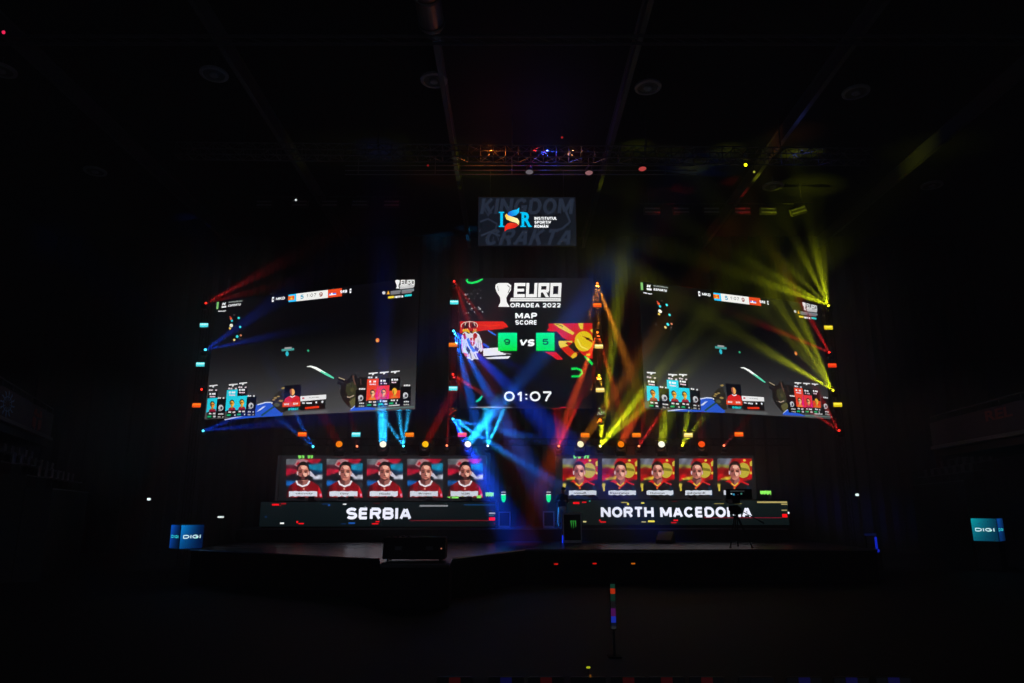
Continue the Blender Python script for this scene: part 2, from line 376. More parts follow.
def feed(p):
    def bg(u, v):
        g = 4+(0 if v < .35 else ((v-.35)/.65)**1.2*70)+(9*max(0, .35-u)*max(0, v-.5)*4)
        return (g, g, g+2.5-v*2)
    a = (213, 300.5); s = p
    x0, y0 = 0, 0
    # background, in the screen's own metres
    pts = []; cols = []; nx, ny = 16, 16
    for j in range(ny+1):
        for i in range(nx+1):
            pts.append((sL.w*i/nx, sL.h*(1-j/ny))); cols.append(srgb(bg(i/nx, j/ny)))
    p._put(pts, [(j*(nx+1)+i, j*(nx+1)+i+1, (j+1)*(nx+1)+i+1, (j+1)*(nx+1)+i) for j in range(ny) for i in range(nx)], cols)
    # top left marks
    p.rect(216.9, 302.2, 218.3, 309, (125, 190, 110))
    p.text('M', 222, 302.4, 226, 305.4, WHITE, .05, .3); p.rect(221.8, 306.2, 226.2, 307.5, WHITE)
    p.caps('EUROPEAN', 228.6, 300.2, 242.4, 303.1, (170, 178, 175), .2, .3); p.caps('ESPORTS', 227.9, 303.2, 241.2, 306.9, WHITE, .26, .3)
    p.text('Mirage', 218.2, 309.9, 226.2, 312.3, WHITE, .04)
    # radar
    for x, y, r, c in ((238.8, 318, 1.2, (60, 225, 225)), (232, 320.8, 1.2, (50, 200, 215)), (240.2, 327, 1.2, (60, 225, 225)), (237.2, 336.6, 1.4, (60, 220, 230)),
                       (231, 318.6, 1.3, (225, 90, 50)), (230.2, 316.8, .7, (190, 60, 60)), (231.4, 325.5, 1.8, (235, 232, 215)), (230, 328.4, 1.2, (235, 195, 80)), (240.9, 335.4, 1.1, (200, 120, 85)), (234.4, 339.9, 1.2, (235, 210, 130)),
                       (234.5, 315, .8, (70, 60, 60)), (225.5, 338.6, .7, (60, 62, 62)), (240, 339, .6, (110, 90, 90))): p.ell(x, y, r, r, c, 8)
    # score bar
    def bar(xa, xb, ca, cb=None):
        ya0, yb0 = 294.7-(xa-289)*.122, 294.7-(xb-289)*.122; ya1, yb1 = 302.2-(xa-289)*.112, 302.2-(xb-289)*.112
        p.poly([(xa, ya1), (xb, yb1), (xb, yb0), (xa, ya0)], ca)
    bar(288.6, 296.5, (40, 185, 235)); bar(296.4, 328, (222, 222, 218)); bar(328, 342, (214, 66, 28))
    p.poly([(288.2, 300.4), (294.5, 299.8), (294.5, 295.5), (288.2, 296.4)], (225, 110, 30)); p.ell(291.3, 298, 1.7, 1.3, (245, 200, 40), 8)
    for k in (-1, 0, 1): p.stroke([(288.4, 298.2+k*1.1), (294.3, 297.5-k*.9)], .5, (205, 60, 30))
    p.caps('5', 300.4, 294.6, 304, 299.2, (20, 140, 175), .2); p.caps('1:07', 306.6, 293.2, 316.6, 297.4, (70, 70, 70), .15, 0, .3); p.caps('9', 319.2, 292.2, 323, 296.8, (130, 35, 15), .2)
    p.poly([(329.3, 295.6), (336.3, 294.8), (336.3, 294), (329.3, 294.7)], (235, 235, 240)); p.poly([(329.3, 294.7), (336.3, 294), (336.3, 292.9), (329.3, 293.6)], (40, 110, 220)); p.ell(332, 293.9, .9, 1.1, WHITE, 8)
    p.caps('MKD', 276.1, 296.6, 285.2, 300.4, WHITE, .24); p.caps('SRB', 340.3, 289.8, 347.4, 293.4, WHITE, .24)
    digits(p, 272.4, 297.2, 274.3, 301.8, 1); digits(p, 350, 288.9, 351.7, 293, 1)
    p.rect(272.9, 298.6, 273.8, 300.2, (20, 20, 20)); p.rect(350.5, 290.2, 351.3, 291.6, (20, 20, 20))
    # top right logo
    euro_logo(p, 395.6, 280, 414.6, 288.6, True)
    p.ell(384.1, 293, 1.6, 1.6, (200, 200, 205), 10); p.poly([(387, 294.6), (390, 294.3), (388.6, 290.6)], (240, 170, 40))
    p.rect(391, 291.3, 401, 292.3, (120, 120, 124)); p.rect(391, 293, 400.4, 294, (112, 112, 116))
    p.rect(402, 290.1, 414.3, 291.3, (118, 128, 134)); p.rect(402, 291.9, 412, 292.9, (124, 110, 114))
    p.rect(388.4, 296.6, 394.2, 298.1, (235, 205, 50)); p.rect(394.8, 296.3, 401, 297.5, (200, 200, 200)); p.ell(396.8, 297.4, 1, 1, WHITE, 8); p.ell(402.6, 296.6, .9, 1.3, WHITE, 8); p.rect(405, 294.9, 412, 296.2, (40, 205, 205))
    # aim marker, dots
    p.rect(282.2, 349.2, 294.5, 350.4, (60, 140, 135)); p.rect(285, 347.6, 292, 348.8, (140, 140, 140)); p.ell(287.6, 353.8, 1.6, 2.6, (40, 170, 185), 10); p.ell(308.6, 350.8, 1.2, 1.2, (45, 150, 110), 8)
    p.ell(377.9, 340.4, 1.9, 2.2, (215, 105, 50), 10); p.ell(377.5, 340.8, .8, 1.1, (230, 190, 90), 8)
    # curved knife
    p.stroke([(307.2, 366.8), (311, 366.5), (316, 368.2), (322, 371.5)], [.4, 1.6, 2.4, 2.5], (222, 226, 220))
    p.stroke([(321.5, 371.2), (326, 373.8), (330.5, 376.3), (334.2, 378.4)], [2.5, 2.6, 2.1, 1.2], (85, 205, 165))
    p.stroke([(312, 366.6), (318, 368.6), (326, 373)], [.5, .8, .5], (250, 252, 250))
    p.stroke([(338, 378.5), (345, 381), (349, 383.5)], [2.4, 3.6, 4.4], (16, 16, 18)); p.stroke([(339, 377.6), (345.5, 380)], .9, (165, 150, 120)); p.stroke([(338, 382.5), (345, 385.5)], 2.8, (20, 20, 24))
    # gloved arm on the right
    p.poly([(340.5, 393), (341.5, 386), (345, 382.5), (350, 378), (352, 375), (356.5, 374.6), (358, 378.5), (361, 377), (368, 377.6), (371, 382), (370, 396), (364, 404), (358, 407.5), (352, 409.5), (348, 405.5), (343, 400)], (24, 21, 20))
    p.poly([(347, 384), (353, 382), (357, 386), (358, 394), (352, 401), (349, 397), (346, 391)], (52, 52, 34)); p.stroke([(353.5, 375.6), (354.5, 381), (356, 385)], 1.5, (88, 62, 52)); p.stroke([(361, 379), (361.5, 385)], 1.2, (66, 44, 40))
    p.stroke([(345, 396.5), (350, 397.5), (354.5, 395.5)], 1.1, (170, 150, 130)); p.stroke([(342, 388), (344, 393), (349, 401)], 1.6, (18, 18, 20)); p.poly([(349.5, 401.5), (357, 396.5), (360, 401), (352, 408)], (92, 88, 52))
    p.stroke([(351, 379), (352, 388), (350, 394)], .8, (40, 38, 34)); p.ell(352.5, 390, 2, 2.4, (70, 66, 42), 8)
    p.poly([(349.8, 411.2), (357, 404.5), (364, 406.8), (372, 407.6), (379, 409), (379, 409.6)], (40, 92, 215)); p.stroke([(351, 409.5), (357.6, 404.4)], .7, (190, 205, 240))
    # sleeve and glove on the left
    p.poly([(224.5, 420), (236, 416.5), (249, 412.2), (257, 404.8), (262, 403.2), (272, 401.8), (278, 408), (283.5, 412), (283, 415.8), (258, 417.4), (238, 419.2)], (38, 86, 200))
    p.poly([(256.8, 412), (263, 407), (266.5, 406), (261, 410.5)], (205, 215, 240)); p.stroke([(225, 420), (240, 416.6), (255, 414)], 1.1, (190, 195, 225)); p.stroke([(258, 405), (266, 402.6), (272, 402.4)], 1.1, (205, 215, 235)); p.stroke([(262, 415.8), (270, 410), (275, 406.4)], 1.6, (28, 70, 60))
    p.poly([(271, 401), (275, 396), (279, 392), (284, 390), (286, 396), (286, 412), (282, 413), (277, 409), (273, 405)], (38, 34, 26))
    for x, y, r in ((276, 398, 1.3), (279, 396.6, 1.1), (283.5, 388.5, 1.2), (284.5, 387.8, .9), (274.4, 400, 1.1), (281.5, 401, 1.6)): p.ell(x, y, r*1.5, r*.7, (150, 126, 72), 7)
    p.ell(277.5, 405, 3, 2, (78, 80, 54), 8); p.ell(272.6, 403, .8, .8, (230, 230, 220), 6)
    # player cards, left team
    CY, DK = (30, 205, 225), (8, 8, 12)
    def gun(x0, x1, y): p.poly([(x0, y-.5), (x1, y-1.2), (x1, y-.2), (x0+(x1-x0)*.62, y+.3), (x0+(x1-x0)*.5, y+1.8), (x0+(x1-x0)*.36, y+1.7), (x0+(x1-x0)*.38, y+.5), (x0, y+.9)], (225, 225, 225))
    for (x0, x1, yt, yc, yb, skin, shirt, big, ccol, hair, a) in (
            (208.4, 217.9, 392, 398.5, 412, (240, 150, 50), (150, 15, 50), 0, CY, (25, 12, 15), 0), (227.9, 238, 390, 390.3, 410.6, (250, 175, 50), (150, 15, 50), 1, CY, (40, 20, 20), 0), (238.4, 247.6, 388, 396.4, 410, (250, 180, 60), (150, 15, 50), 0, CY, (30, 14, 16), 0),
            (368.2, 378.9, 379.4, 379.6, 400.6, (245, 190, 140), (235, 120, 40), 1, (222, 62, 38), (30, 8, 14), 1), (379.5, 390, 379, 386.2, 399.8, (245, 170, 110), (190, 30, 80), 0, (226, 50, 60), (26, 8, 14), 1), (390.6, 401, 378, 391.2, 399, (240, 175, 60), (225, 100, 40), 0, (226, 66, 34), (215, 160, 40), 1)):
        w = x1-x0
        p.rect(x0+.6, yt, x1, yc+1, DK); p.rect(x0, yc, x1, yb, ccol)
        if a and x0 < 385: p.poly([(x1-w*.35, yb), (x1, yb), (x1, yc+w*.5)], (225, 20, 120))
        y2 = (yc+1.4) if big else yt+1.2
        p.rect(x0+w*.2, y2, x0+w*.36, y2+1.8, WHITE); digits(p, x0+w*.46, y2, x0+w*.84, y2+1.7, 3); digits(p, x0+w*.22, y2+3, x0+w*.84, y2+4.2, 4, (235, 200, 215))
        mini_face(p, (x0+x1)/2, yb-7.2, 4, skin, hair, shirt)
        p.rect(x0-.1, yb, x1+.1, yb+6.4, DK); p.text('PLAY', x0+w*.2, yb+.9, x0+w*.85, yb+2.6, (230, 225, 225), .04) if False else digits(p, x0+w*.15, yb+.9, x0+w*.85, yb+2.4, 5, (225, 222, 222))
        p.rect(x0, yb+4, x0+w*.38, yb+5.4, (20, 180, 110)); digits(p, x0+w*.6, yb+3.8, x0+w*.88, yb+5.4, 2, (205, 205, 205))
        if not a: gun(x0+w*.2, x1+.6, (386 if x0 < 220 else 385 if x0 < 230 else 383.6)); digits(p, x0+w*.15, (389.6 if x0 < 220 else 388 if x0 < 230 else 386.8), x1+.3, (391 if x0 < 220 else 389.6 if x0 < 230 else 388.2), 4, (215, 200, 205))
        else: gun(x0+w*.15, x1, 373.8-(x0-368)*.07); digits(p, x0+w*.1, 377-(x0-368)*.07, x1, 378.6-(x0-368)*.07, 4, (205, 205, 215)) if x0 < 370 else None
    for (x0, x1, yt, yb) in ((219, 226.3, 399.4, 418.2), (248.7, 256.8, 397.4, 416), (357.4, 367.2, 390.5, 407.6), (402, 412, 387, 406)):
        w = x1-x0; p.rect(x0, yt, x1, yb, (9, 9, 12)); digits(p, x0+w*.1, yt-1.9, x1, yt-.4, 4, (215, 215, 215))
        c = (x0+x1)/2; cy = yt+(yb-yt)*.46; r = 2.6
        p.ell(c, cy, r, r*1.15, (190, 192, 196), 12); p.poly([(c-r*1.1, cy+r*1.2), (c-r*.2, cy+r*.2), (c, cy+r*1.3)], (150, 152, 158)); p.ell(c+.5, cy+.4, r*.45, r*.6, (40, 42, 50), 8)
        digits(p, x0+w*.15, yb-4.6, x1-w*.12, yb-3.3, 4, (205, 205, 205)); digits(p, x0+w*.1, yb-1.7, x1-w*.1, yb-.4, 4, (165, 165, 160))
    p.poly([(390, 406.6), (401.2, 405.8), (401.2, 404.9), (390, 405.8)], (215, 215, 215)); p.poly([(377, 410.2), (400, 408.4), (415.5, 407.5), (415.5, 407), (377, 408.9)], (95, 135, 125))
    # player box in the middle
    p.poly([(285.8, 411.5), (302.5, 409.8), (302.8, 385), (286.4, 386.2)], (8, 10, 16))
    p.poly([(284.6, 407), (286.8, 399.2), (290.5, 396.8), (298.5, 396), (301.6, 397.4), (302.2, 405.8)], (205, 30, 32)); p.rect(284.6, 402.8, 302, 406.6, (222, 62, 26))
    p.ell(294, 391.9, 2.9, 3.9, (26, 14, 12), 14); p.ell(294.3, 392.6, 2.4, 3.4, (235, 165, 90), 14); p.poly([(291.6, 390), (293.6, 389.5), (293.8, 396), (292.4, 395)], (150, 70, 60)); p.stroke([(292, 396.6), (294, 397.6), (297, 396.2)], 1, WHITE)
    p.text('9/10', 286, 403.6, 291, 405.8, WHITE, .05); p.text('5/10', 295, 403, 300, 405.2, WHITE, .05); p.text('ENERGY', 290.2, 408, 300.8, 410.8, (30, 205, 205), .05)
    p.poly([(302.3, 401.9), (328, 399.5), (328, 395), (302.3, 396.7)], (228, 228, 228)); p.rect(304, 398, 306.2, 399.3, (190, 40, 60)); p.text('PLAYER', 311, 397.2, 321, 398.8, (120, 120, 120), .02)
    p.poly([(302.3, 411), (327, 409.4), (327.4, 399.6), (302.3, 401.9)], (9, 9, 11)); digits(p, 304.2, 402.8, 314, 404.2, 7); p.ell(318.2, 402.8, 1, 1, WHITE, 8); p.text('+', 323, 401, 325.6, 403.6, WHITE, .06); p.poly([(307, 409.7), (321, 408.4), (321, 406.2), (307, 407.6)], (225, 52, 22))
    p.poly([(291, 415.6), (330, 413), (330, 410.8), (295, 412.4)], (92, 94, 94))
def euro_logo(p, x0, y0, x1, y1, small=False):
    W, H = x1-x0, y1-y0; c = (232, 232, 230)
    def X(u): return x0+W*u
    def Yv(v): return y0+H*v
    p.poly([(X(.0), Yv(.08)), (X(.04), Yv(0)), (X(.19), Yv(0)), (X(.24), Yv(.1)), (X(.235), Yv(.3)), (X(.19), Yv(.48)), (X(.165), Yv(.62)), (X(.17), Yv(.8)), (X(.215), Yv(1)), (X(.04), Yv(1)), (X(.075), Yv(.8)), (X(.07), Yv(.6)), (X(.02), Yv(.4)), (X(-.005), Yv(.22))], c)
    p.stroke([(X(.185), Yv(.1)), (X(.225), Yv(.2)), (X(.19), Yv(.42))], W*.012, (60, 60, 60)); p.stroke([(X(.03), Yv(.12)), (X(.045), Yv(.34))], W*.01, (120, 120, 120))
    # block letters E U R O
    t = .045; L = .27; lw = .17
    def R_(a, b, c0, d): p.poly([(X(a+(1-d)*.02), Yv(d)), (X(c0+(1-d)*.02), Yv(d)), (X(c0+(1-b)*.02), Yv(b)), (X(a+(1-b)*.02), Yv(b))], c)
    h = .6
    R_(L, 0, L+t*1.1, h); R_(L, 0, L+lw, .13); R_(L, .24, L+lw*.9, .36); R_(L, h-.13, L+lw, h)
    L += lw+.015; R_(L, 0, L+t, h); R_(L+lw-t, 0, L+lw, h); R_(L, h-.13, L+lw, h)
    L += lw+.015; R_(L, 0, L+t, h); R_(L, 0, L+lw, .13); R_(L+lw-t, 0, L+lw, .34); R_(L, .28, L+lw-.008, .4); p.poly([(X(L+lw*.5), Yv(.39)), (X(L+lw*.5+t*1.15), Yv(.39)), (X(L+lw+.012), Yv(h)), (X(L+lw-t+.006), Yv(h))], c)
    L += lw+.015; R_(L, 0, L+t, h); R_(L+lw-t, 0, L+lw, h); R_(L, 0, L+lw, .13); R_(L, h-.13, L+lw, h)
    p.poly([(X(.235), Yv(.63)), (X(1), Yv(.63)), (X(1), Yv(.77)), (X(.22), Yv(.77))], (222, 222, 220))
    if not small:
        p.stroke([(X(.25), Yv(.7)), (X(.6), Yv(.69)), (X(.97), Yv(.71))], H*.02, (165, 165, 165))
        p.caps('ORADEA 2022', X(.225), Yv(.84), X(1), Yv(1.03), WHITE, .23)
    else: p.rect(X(.24), Yv(.8), X(.95), Yv(.92), (190, 190, 190))

p = Pic(sL.L); feed(p)
screen('video_screen', 'large left video screen showing a curved knife held in a dark game scene', 'screen', sL, p)
p2 = Pic(lambda x, y: (sL.L(x, y)[0]/sL.w*sR.w, sL.L(x, y)[1]/sL.h*sR.h)); feed(p2)
# the background grid is written in the left screen's metres: fit it to this one
g = 17*17
p2.v[:g] = [(x/sL.w*sR.w, y, z/sL.h*sR.h) for x, y, z in p2.v[:g]]
screen('video_screen', 'large right video screen with the same knife scene behind yellow light beams', 'screen', sR, p2)

# centre score screen
sC = plane_px(459.8, 278.2, 592.6, 408.2, 34)
p = Pic(sC.L)
p.grid(459.8, 278.2, 592.6, 408.2, 10, 10, lambda u, v: (15-v*9, 15-v*9, 20-v*9))
p.stroke([(467.8, 278.9), (466.6, 280.3), (468, 282.3), (471.5, 283.1), (477, 281.9), (482.8, 279)], [1.2, 1.8, 2, 2, 2, 1.4], (20, 225, 95))
rnd = random.Random(3)
for i in range(60):
    x = 462+rnd.random()*21; y = 288+rnd.random()*26; r = rnd.choice((.25, .3, .35, .6)); g = rnd.choice((55, 75, 110, 150)); p.ell(x, y, r, r, (g, g*.92, g), 5)
for x, y, r in ((465.5, 294.8, 1.1), (469.5, 304, 1), (472, 308.6, .9), (480, 309, 1.3), (482.5, 312, 1), (478.6, 307.4, .8), (480.6, 298.2, .6)): p.poly([(x-r, y), (x-r*.2, y-r*1.1), (x+r, y+.2), (x+.2, y+r)], (150, 146, 150))
euro_logo(p, 495.6, 283.2, 560.6, 307)
p.caps('MAP', 515.3, 313, 537, 318.9, WHITE, .25); p.caps('SCORE', 515.2, 320.4, 537, 325, WHITE, .22)
RD = (206, 28, 22)
p.poly([(460, 321.6), (503, 321.6), (506, 324), (508.4, 327.4), (503, 328), (505, 328.8), (496, 329.6), (490, 330.4), (486, 330.3), (478, 331.6), (466, 331), (460, 334)], RD)
p.stroke([(478, 325), (490, 326.4), (500, 325)], .8, (225, 60, 20))
# crown: dark cap with pale arches and pearls over a gold band
p.poly([(462.4, 329.5), (461, 325.5), (463.5, 322.8), (467.5, 321.9), (472, 321.9), (475.8, 323), (477.6, 325.4), (476.2, 328.8), (470, 328.4)], (128, 14, 20))
p.poly([(463.5, 327), (465.5, 323.6), (468.6, 323.2), (468, 328), (464.5, 328.6)], (24, 8, 12)); p.poly([(471.4, 323.2), (474.6, 324), (475, 327.6), (471.6, 328)], (40, 10, 14))
for pts_ in ([(461.4, 327.6), (461.3, 325.2), (463.6, 323), (467.4, 322)], [(472, 322), (475.8, 323), (477.6, 325.2), (477, 327.6)], [(467.4, 322.2), (469.6, 321.7), (472, 322.2)], [(469.8, 322), (469.4, 325.4), (470, 328)], [(466, 323), (465, 326)], [(474, 323), (475, 326)]): p.stroke(pts_, .65, (214, 206, 190))
for a in range(7): p.ell(463.4+a*2.1, 329.4-.25*abs(3-a)*-.3, .6, .6, (214, 190, 120), 6)
p.stroke([(462.6, 331.4), (465.4, 330.4), (468.4, 331.2), (469.6, 333)], [1.6, 2.6, 2.2, 1.4], (230, 176, 26)); p.stroke([(472.6, 332.6), (475, 330.8), (477, 331.8)], [1.2, 1.7, 1.2], (206, 150, 40)); p.poly([(468.2, 328.8), (473.6, 328.6), (472.8, 331.2), (469.2, 331.2)], (160, 24, 22))
# two-headed white bird with red shield
p.poly([(461.6, 337), (463, 333.4), (465.6, 331.8), (468.8, 334.2), (470.6, 333), (472.4, 334), (475.4, 331.8), (479.2, 334.8), (481.8, 341), (483.2, 350), (481, 352.4), (479.4, 350.6), (477.4, 353.8), (476, 352.4), (477.4, 357.2), (479, 359.6), (474.4, 359.2), (472, 361), (469.8, 359.2), (466.8, 358.6), (468.4, 353.4), (466, 355.6), (464.2, 352.6), (462.6, 353.4), (461.5, 348)], (212, 214, 224))
for a, b in (((463, 338), (463.6, 348)), ((464.8, 338), (465.4, 350)), ((466.6, 343), (467, 351)), ((478, 340), (478.6, 349)), ((480, 341), (480.8, 348)), ((476.4, 344), (476.8, 351))): p.stroke([a, b], .5, (128, 132, 156))
p.poly([(462.6, 334.6), (465, 333), (466.6, 338.6), (464.6, 340)], (176, 34, 60)); p.ell(475.2, 336, 2.2, 2.8, (160, 24, 30), 10); p.poly([(470.2, 338.2), (475, 338), (475, 344), (472.6, 346.4), (470.2, 344)], (184, 30, 44)); p.rect(472.2, 338.6, 473, 345, (230, 220, 226)); p.rect(470.6, 341, 474.6, 341.7, (230, 220, 226))
p.poly([(466.6, 339.6), (468.6, 338), (471.4, 345.4), (476, 351.6), (473, 352.6), (469, 346)], (44, 110, 205)); p.poly([(474.6, 346), (479, 349), (477.4, 352.4), (474.5, 350)], (56, 76, 160)); p.poly([(467.3, 346), (470.6, 351), (469, 354.6), (466, 350)], (26, 26, 38))
p.poly([(463.4, 352.6), (468, 354), (469.4, 357), (465, 356.6)], (206, 70, 50)); p.stroke([(466, 354.6), (468.6, 356.2)], .7, (226, 170, 60)); p.stroke([(470.4, 353), (471.4, 359)], .9, (90, 92, 130)); p.stroke([(474, 354), (476.4, 358.6)], .8, (120, 122, 150))
p.poly([(461.2, 340), (462.1, 340), (462.8, 352), (461.8, 351)], (205, 60, 105)); p.stroke([(482, 343), (483.2, 351)], .6, (205, 70, 115)); p.stroke([(483, 344), (489, 348)], 2.2, (20, 70, 200)); p.stroke([(488, 330.8), (492, 333.2), (496, 335.6)], [1, 1.7, 1.2], (20, 110, 225))
p.poly([(483.2, 349), (487, 348.6), (497, 347.8), (500, 348.6), (500, 352), (505, 353.4), (506, 355), (499, 355.4), (483.4, 356.4)], (226, 226, 230)); p.poly([(485, 358), (496, 357), (510.6, 356.4), (508, 358.8), (498, 359.2), (488, 359.2)], (226, 226, 230)); p.stroke([(503, 353.4), (511, 354.4)], .7, (150, 150, 155))
p.stroke([(488, 330.8), (492, 333.2), (496, 335.6)], [1, 1.7, 1.2], (20, 110, 225)); p.stroke([(483, 344), (489, 348)], 2.2, (20, 70, 200))
for (x0, x1, t, tx) in ((498.1, 517, '9', 504), (536, 554.6, '5', 542.3)):
    p.rect(x0, 333.1, x1, 351.2, (0, 226, 146), (0, 205, 52)); p.caps(t, tx, 339.2, tx+6.2, 345.2, (2, 12, 8), .2)
p.caps('VS', 518.6, 339.6, 535.4, 346.6, WHITE, .27, .2, .05)
# sunburst banner
p.poly([(548.3, 324), (592.2, 323.4), (592.6, 359), (589, 358.4), (583, 355.6), (578.8, 351.4), (575.2, 344), (571.6, 341.4), (566.4, 340.2), (561.6, 337.5), (559.4, 334.62), (556.5, 331.8), (551, 332), (546.4, 331), (548.8, 328.6)], (200, 20, 24))
GO = (224, 196, 44)
p.poly([(553.4, 323.9), (561.5, 324), (574.4, 333.2), (572.6, 335.4), (566, 332), (558.6, 328)], GO); p.poly([(577.8, 323.6), (583, 323.5), (582.8, 329.8), (580, 329.4)], GO); p.poly([(589.5, 330.6), (592.4, 329.2), (592.4, 333.4)], GO)
p.stroke([(556, 324.6), (561, 326), (563, 327.5)], .9, (120, 100, 20))
p.ell(583.6, 341.6, 9.2, 10.2, (220, 190, 24), 28); p.rect(592.65, 330, 594, 353, (3, 3, 5))
p.poly([(581.5, 336), (586, 337.4), (592.4, 340.8), (592.4, 343), (588.5, 341)], (150, 20, 14)); p.ell(587.6, 339.2, 1.8, 1.2, (20, 8, 8), 10); p.stroke([(577, 339), (581, 347), (588, 350)], 1.4, (240, 218, 90))
p.poly([(558.4, 341.2), (572, 341.2), (572.4, 343.2), (565, 343.4), (568.6, 346), (560.4, 348.4), (558.6, 345)], (228, 196, 60)); p.poly([(566, 341.8), (572.2, 343.4), (568.6, 346.4)], (190, 20, 20))
p.poly([(560.6, 348.4), (568, 346.4), (573, 351), (577.8, 355), (576, 357.4), (570, 357.2), (566, 354)], (200, 34, 22)); p.poly([(570.4, 357), (573.4, 353.6), (576.6, 352.6), (576.4, 356.6), (572.6, 359)], (222, 180, 40)); p.rect(586, 354, 590, 356, (222, 190, 40)); p.stroke([(575.6, 352.4), (578.4, 353.4)], 1.4, (150, 40, 20))
p.poly([(544.2, 352.2), (556, 352.4), (563.2, 359.8), (557, 360), (551, 355.8)], (205, 18, 34))
p.stroke([(584.2, 356.4), (588.4, 360.2), (592.4, 365)], [1.2, 2.8, 2.2], (0, 215, 80))
p.stroke([(571.2, 369.2), (576.5, 368.8), (581, 370.6), (582, 373.4), (579, 376.6), (571.4, 376.6)], [2.3, 2.3, 2.2, 2.2, 2.2, 2], (0, 218, 80))
p.stroke([(476.2, 402), (479.4, 400), (482.4, 396.2)], [1.6, 2.4, 1.8], (20, 205, 165))
p.caps('01:07', 504, 391.6, 552, 401.6, WHITE, .19, 0, .2)
p.stroke([(470, 407.6), (479, 407.5), (492, 407.4), (506, 407.5), (512, 407.6)], [.2, .5, .8, .4, .2], (190, 195, 200)); p.stroke([(512, 407.6), (592, 407.6)], .35, (45, 30, 40)); p.rect(560, 407.1, 566, 408.1, (170, 20, 50))
screen('score_screen', 'tall middle screen with EURO trophy logo, map score 9 vs 5 and 01:07 clock', 'screen', sC, p)

# top sponsor screen
sT = plane_px(478, 197.2, 576.4, 246, 34)
p = Pic(sT.L)
p.rect(478, 197.2, 576.4, 246, (14, 18, 27), (16, 20, 28))
GR = (30, 37, 51); GD = (6, 8, 14)
rnd = random.Random(5)
for i in range(46):
    x = 480+rnd.random()*93; y = 199.5+rnd.random()*44; a = rnd.random()*6.3; l = 2+rnd.random()*3
    x2 = min(575, max(479.5, x+math.cos(a)*l)); y2 = min(244.5, max(198.6, y+math.sin(a)*l)); p.stroke([(x, y), (x2, y2)], .9, GD if i % 3 else (29, 35, 48))
p.caps('KINGDOM', 480, 198.4, 574, 214.5, GR, .2, .12); p.caps('CRAKTA', 483, 229, 575.5, 245.6, GR, .2, .35)
p.stroke([(566, 212), (570, 222), (562, 229), (549, 232)], 2.4, GR); p.stroke([(480, 222), (488, 219), (497, 224), (495, 232)], 2, (30, 36, 50)); p.stroke([(481, 236), (490, 232), (500, 236)], 2, (32, 39, 53)); p.stroke([(538, 214), (548, 219), (560, 214)], 2, GD); p.stroke([(484, 208), (488, 216), (494, 206)], 2, (30, 36, 50))
p.rect(534.2, 217, 557.6, 228.2, (14, 18, 26))
CB = (0, 178, 226)
p.rect(500.3, 212.2, 502.9, 227, CB); p.rect(498.8, 212, 504.3, 213.2, CB); p.rect(498.8, 226, 504.3, 227.2, CB)
p.text('R', 521.6, 212.4, 531.4, 227.1, CB, .035); p.rect(520.2, 212.3, 524.4, 213.4, CB); p.rect(520.2, 226.1, 526, 227.2, CB); p.rect(528.6, 226.1, 532, 227.2, CB)
p.poly([(507, 215.8), (508.5, 212.4), (513, 210.4), (516.8, 209.8), (519.2, 207.8), (519, 212.6), (516.4, 215.4), (511.6, 216.6)], [(30, 90, 200), (20, 100, 210), (10, 150, 225), (20, 180, 235), (20, 190, 240), (20, 180, 235), (15, 140, 220), (20, 110, 205)])
p.poly([(504.8, 215.4), (506.6, 213.8), (508, 215.6), (513, 217.2), (517.6, 218.8), (519.2, 221.4), (518.8, 225.6), (516.2, 223), (511, 221.6), (506.4, 219.6)], [(240, 185, 60), (240, 180, 60), (246, 205, 110), (250, 235, 170), (250, 240, 190), (250, 230, 160), (240, 190, 80), (250, 235, 170), (250, 225, 140), (245, 195, 80)])
p.poly([(504.6, 231.6), (504.8, 226.6), (507.4, 223.6), (511, 222.8), (516, 223.6), (518.4, 225.6), (515, 228), (508, 229.4)], [(225, 30, 20), (222, 30, 20), (220, 35, 24), (215, 60, 30), (210, 30, 25), (190, 25, 25), (220, 40, 25), (225, 40, 20)])
p.caps('INSTITUTUL', 534.4, 217.1, 557, 220.1, WHITE, .22); p.caps('SPORTIV', 534.4, 221, 551, 224, WHITE, .22); p.caps('ROM\u00c2N', 534.4, 225, 548.2, 228.1, WHITE, .22)
t = screen('sponsor_screen', 'small top screen with a blue I and R and tricolour ribbon S on dark graffiti', 'screen', sT, p)
for x in (.6, sT.w-.6): MB().tube((x, .08, sT.h), (x, .08, CEIL-.2-sT.o.z), .015, n=6).build('hanging_cable', STEEL, t)

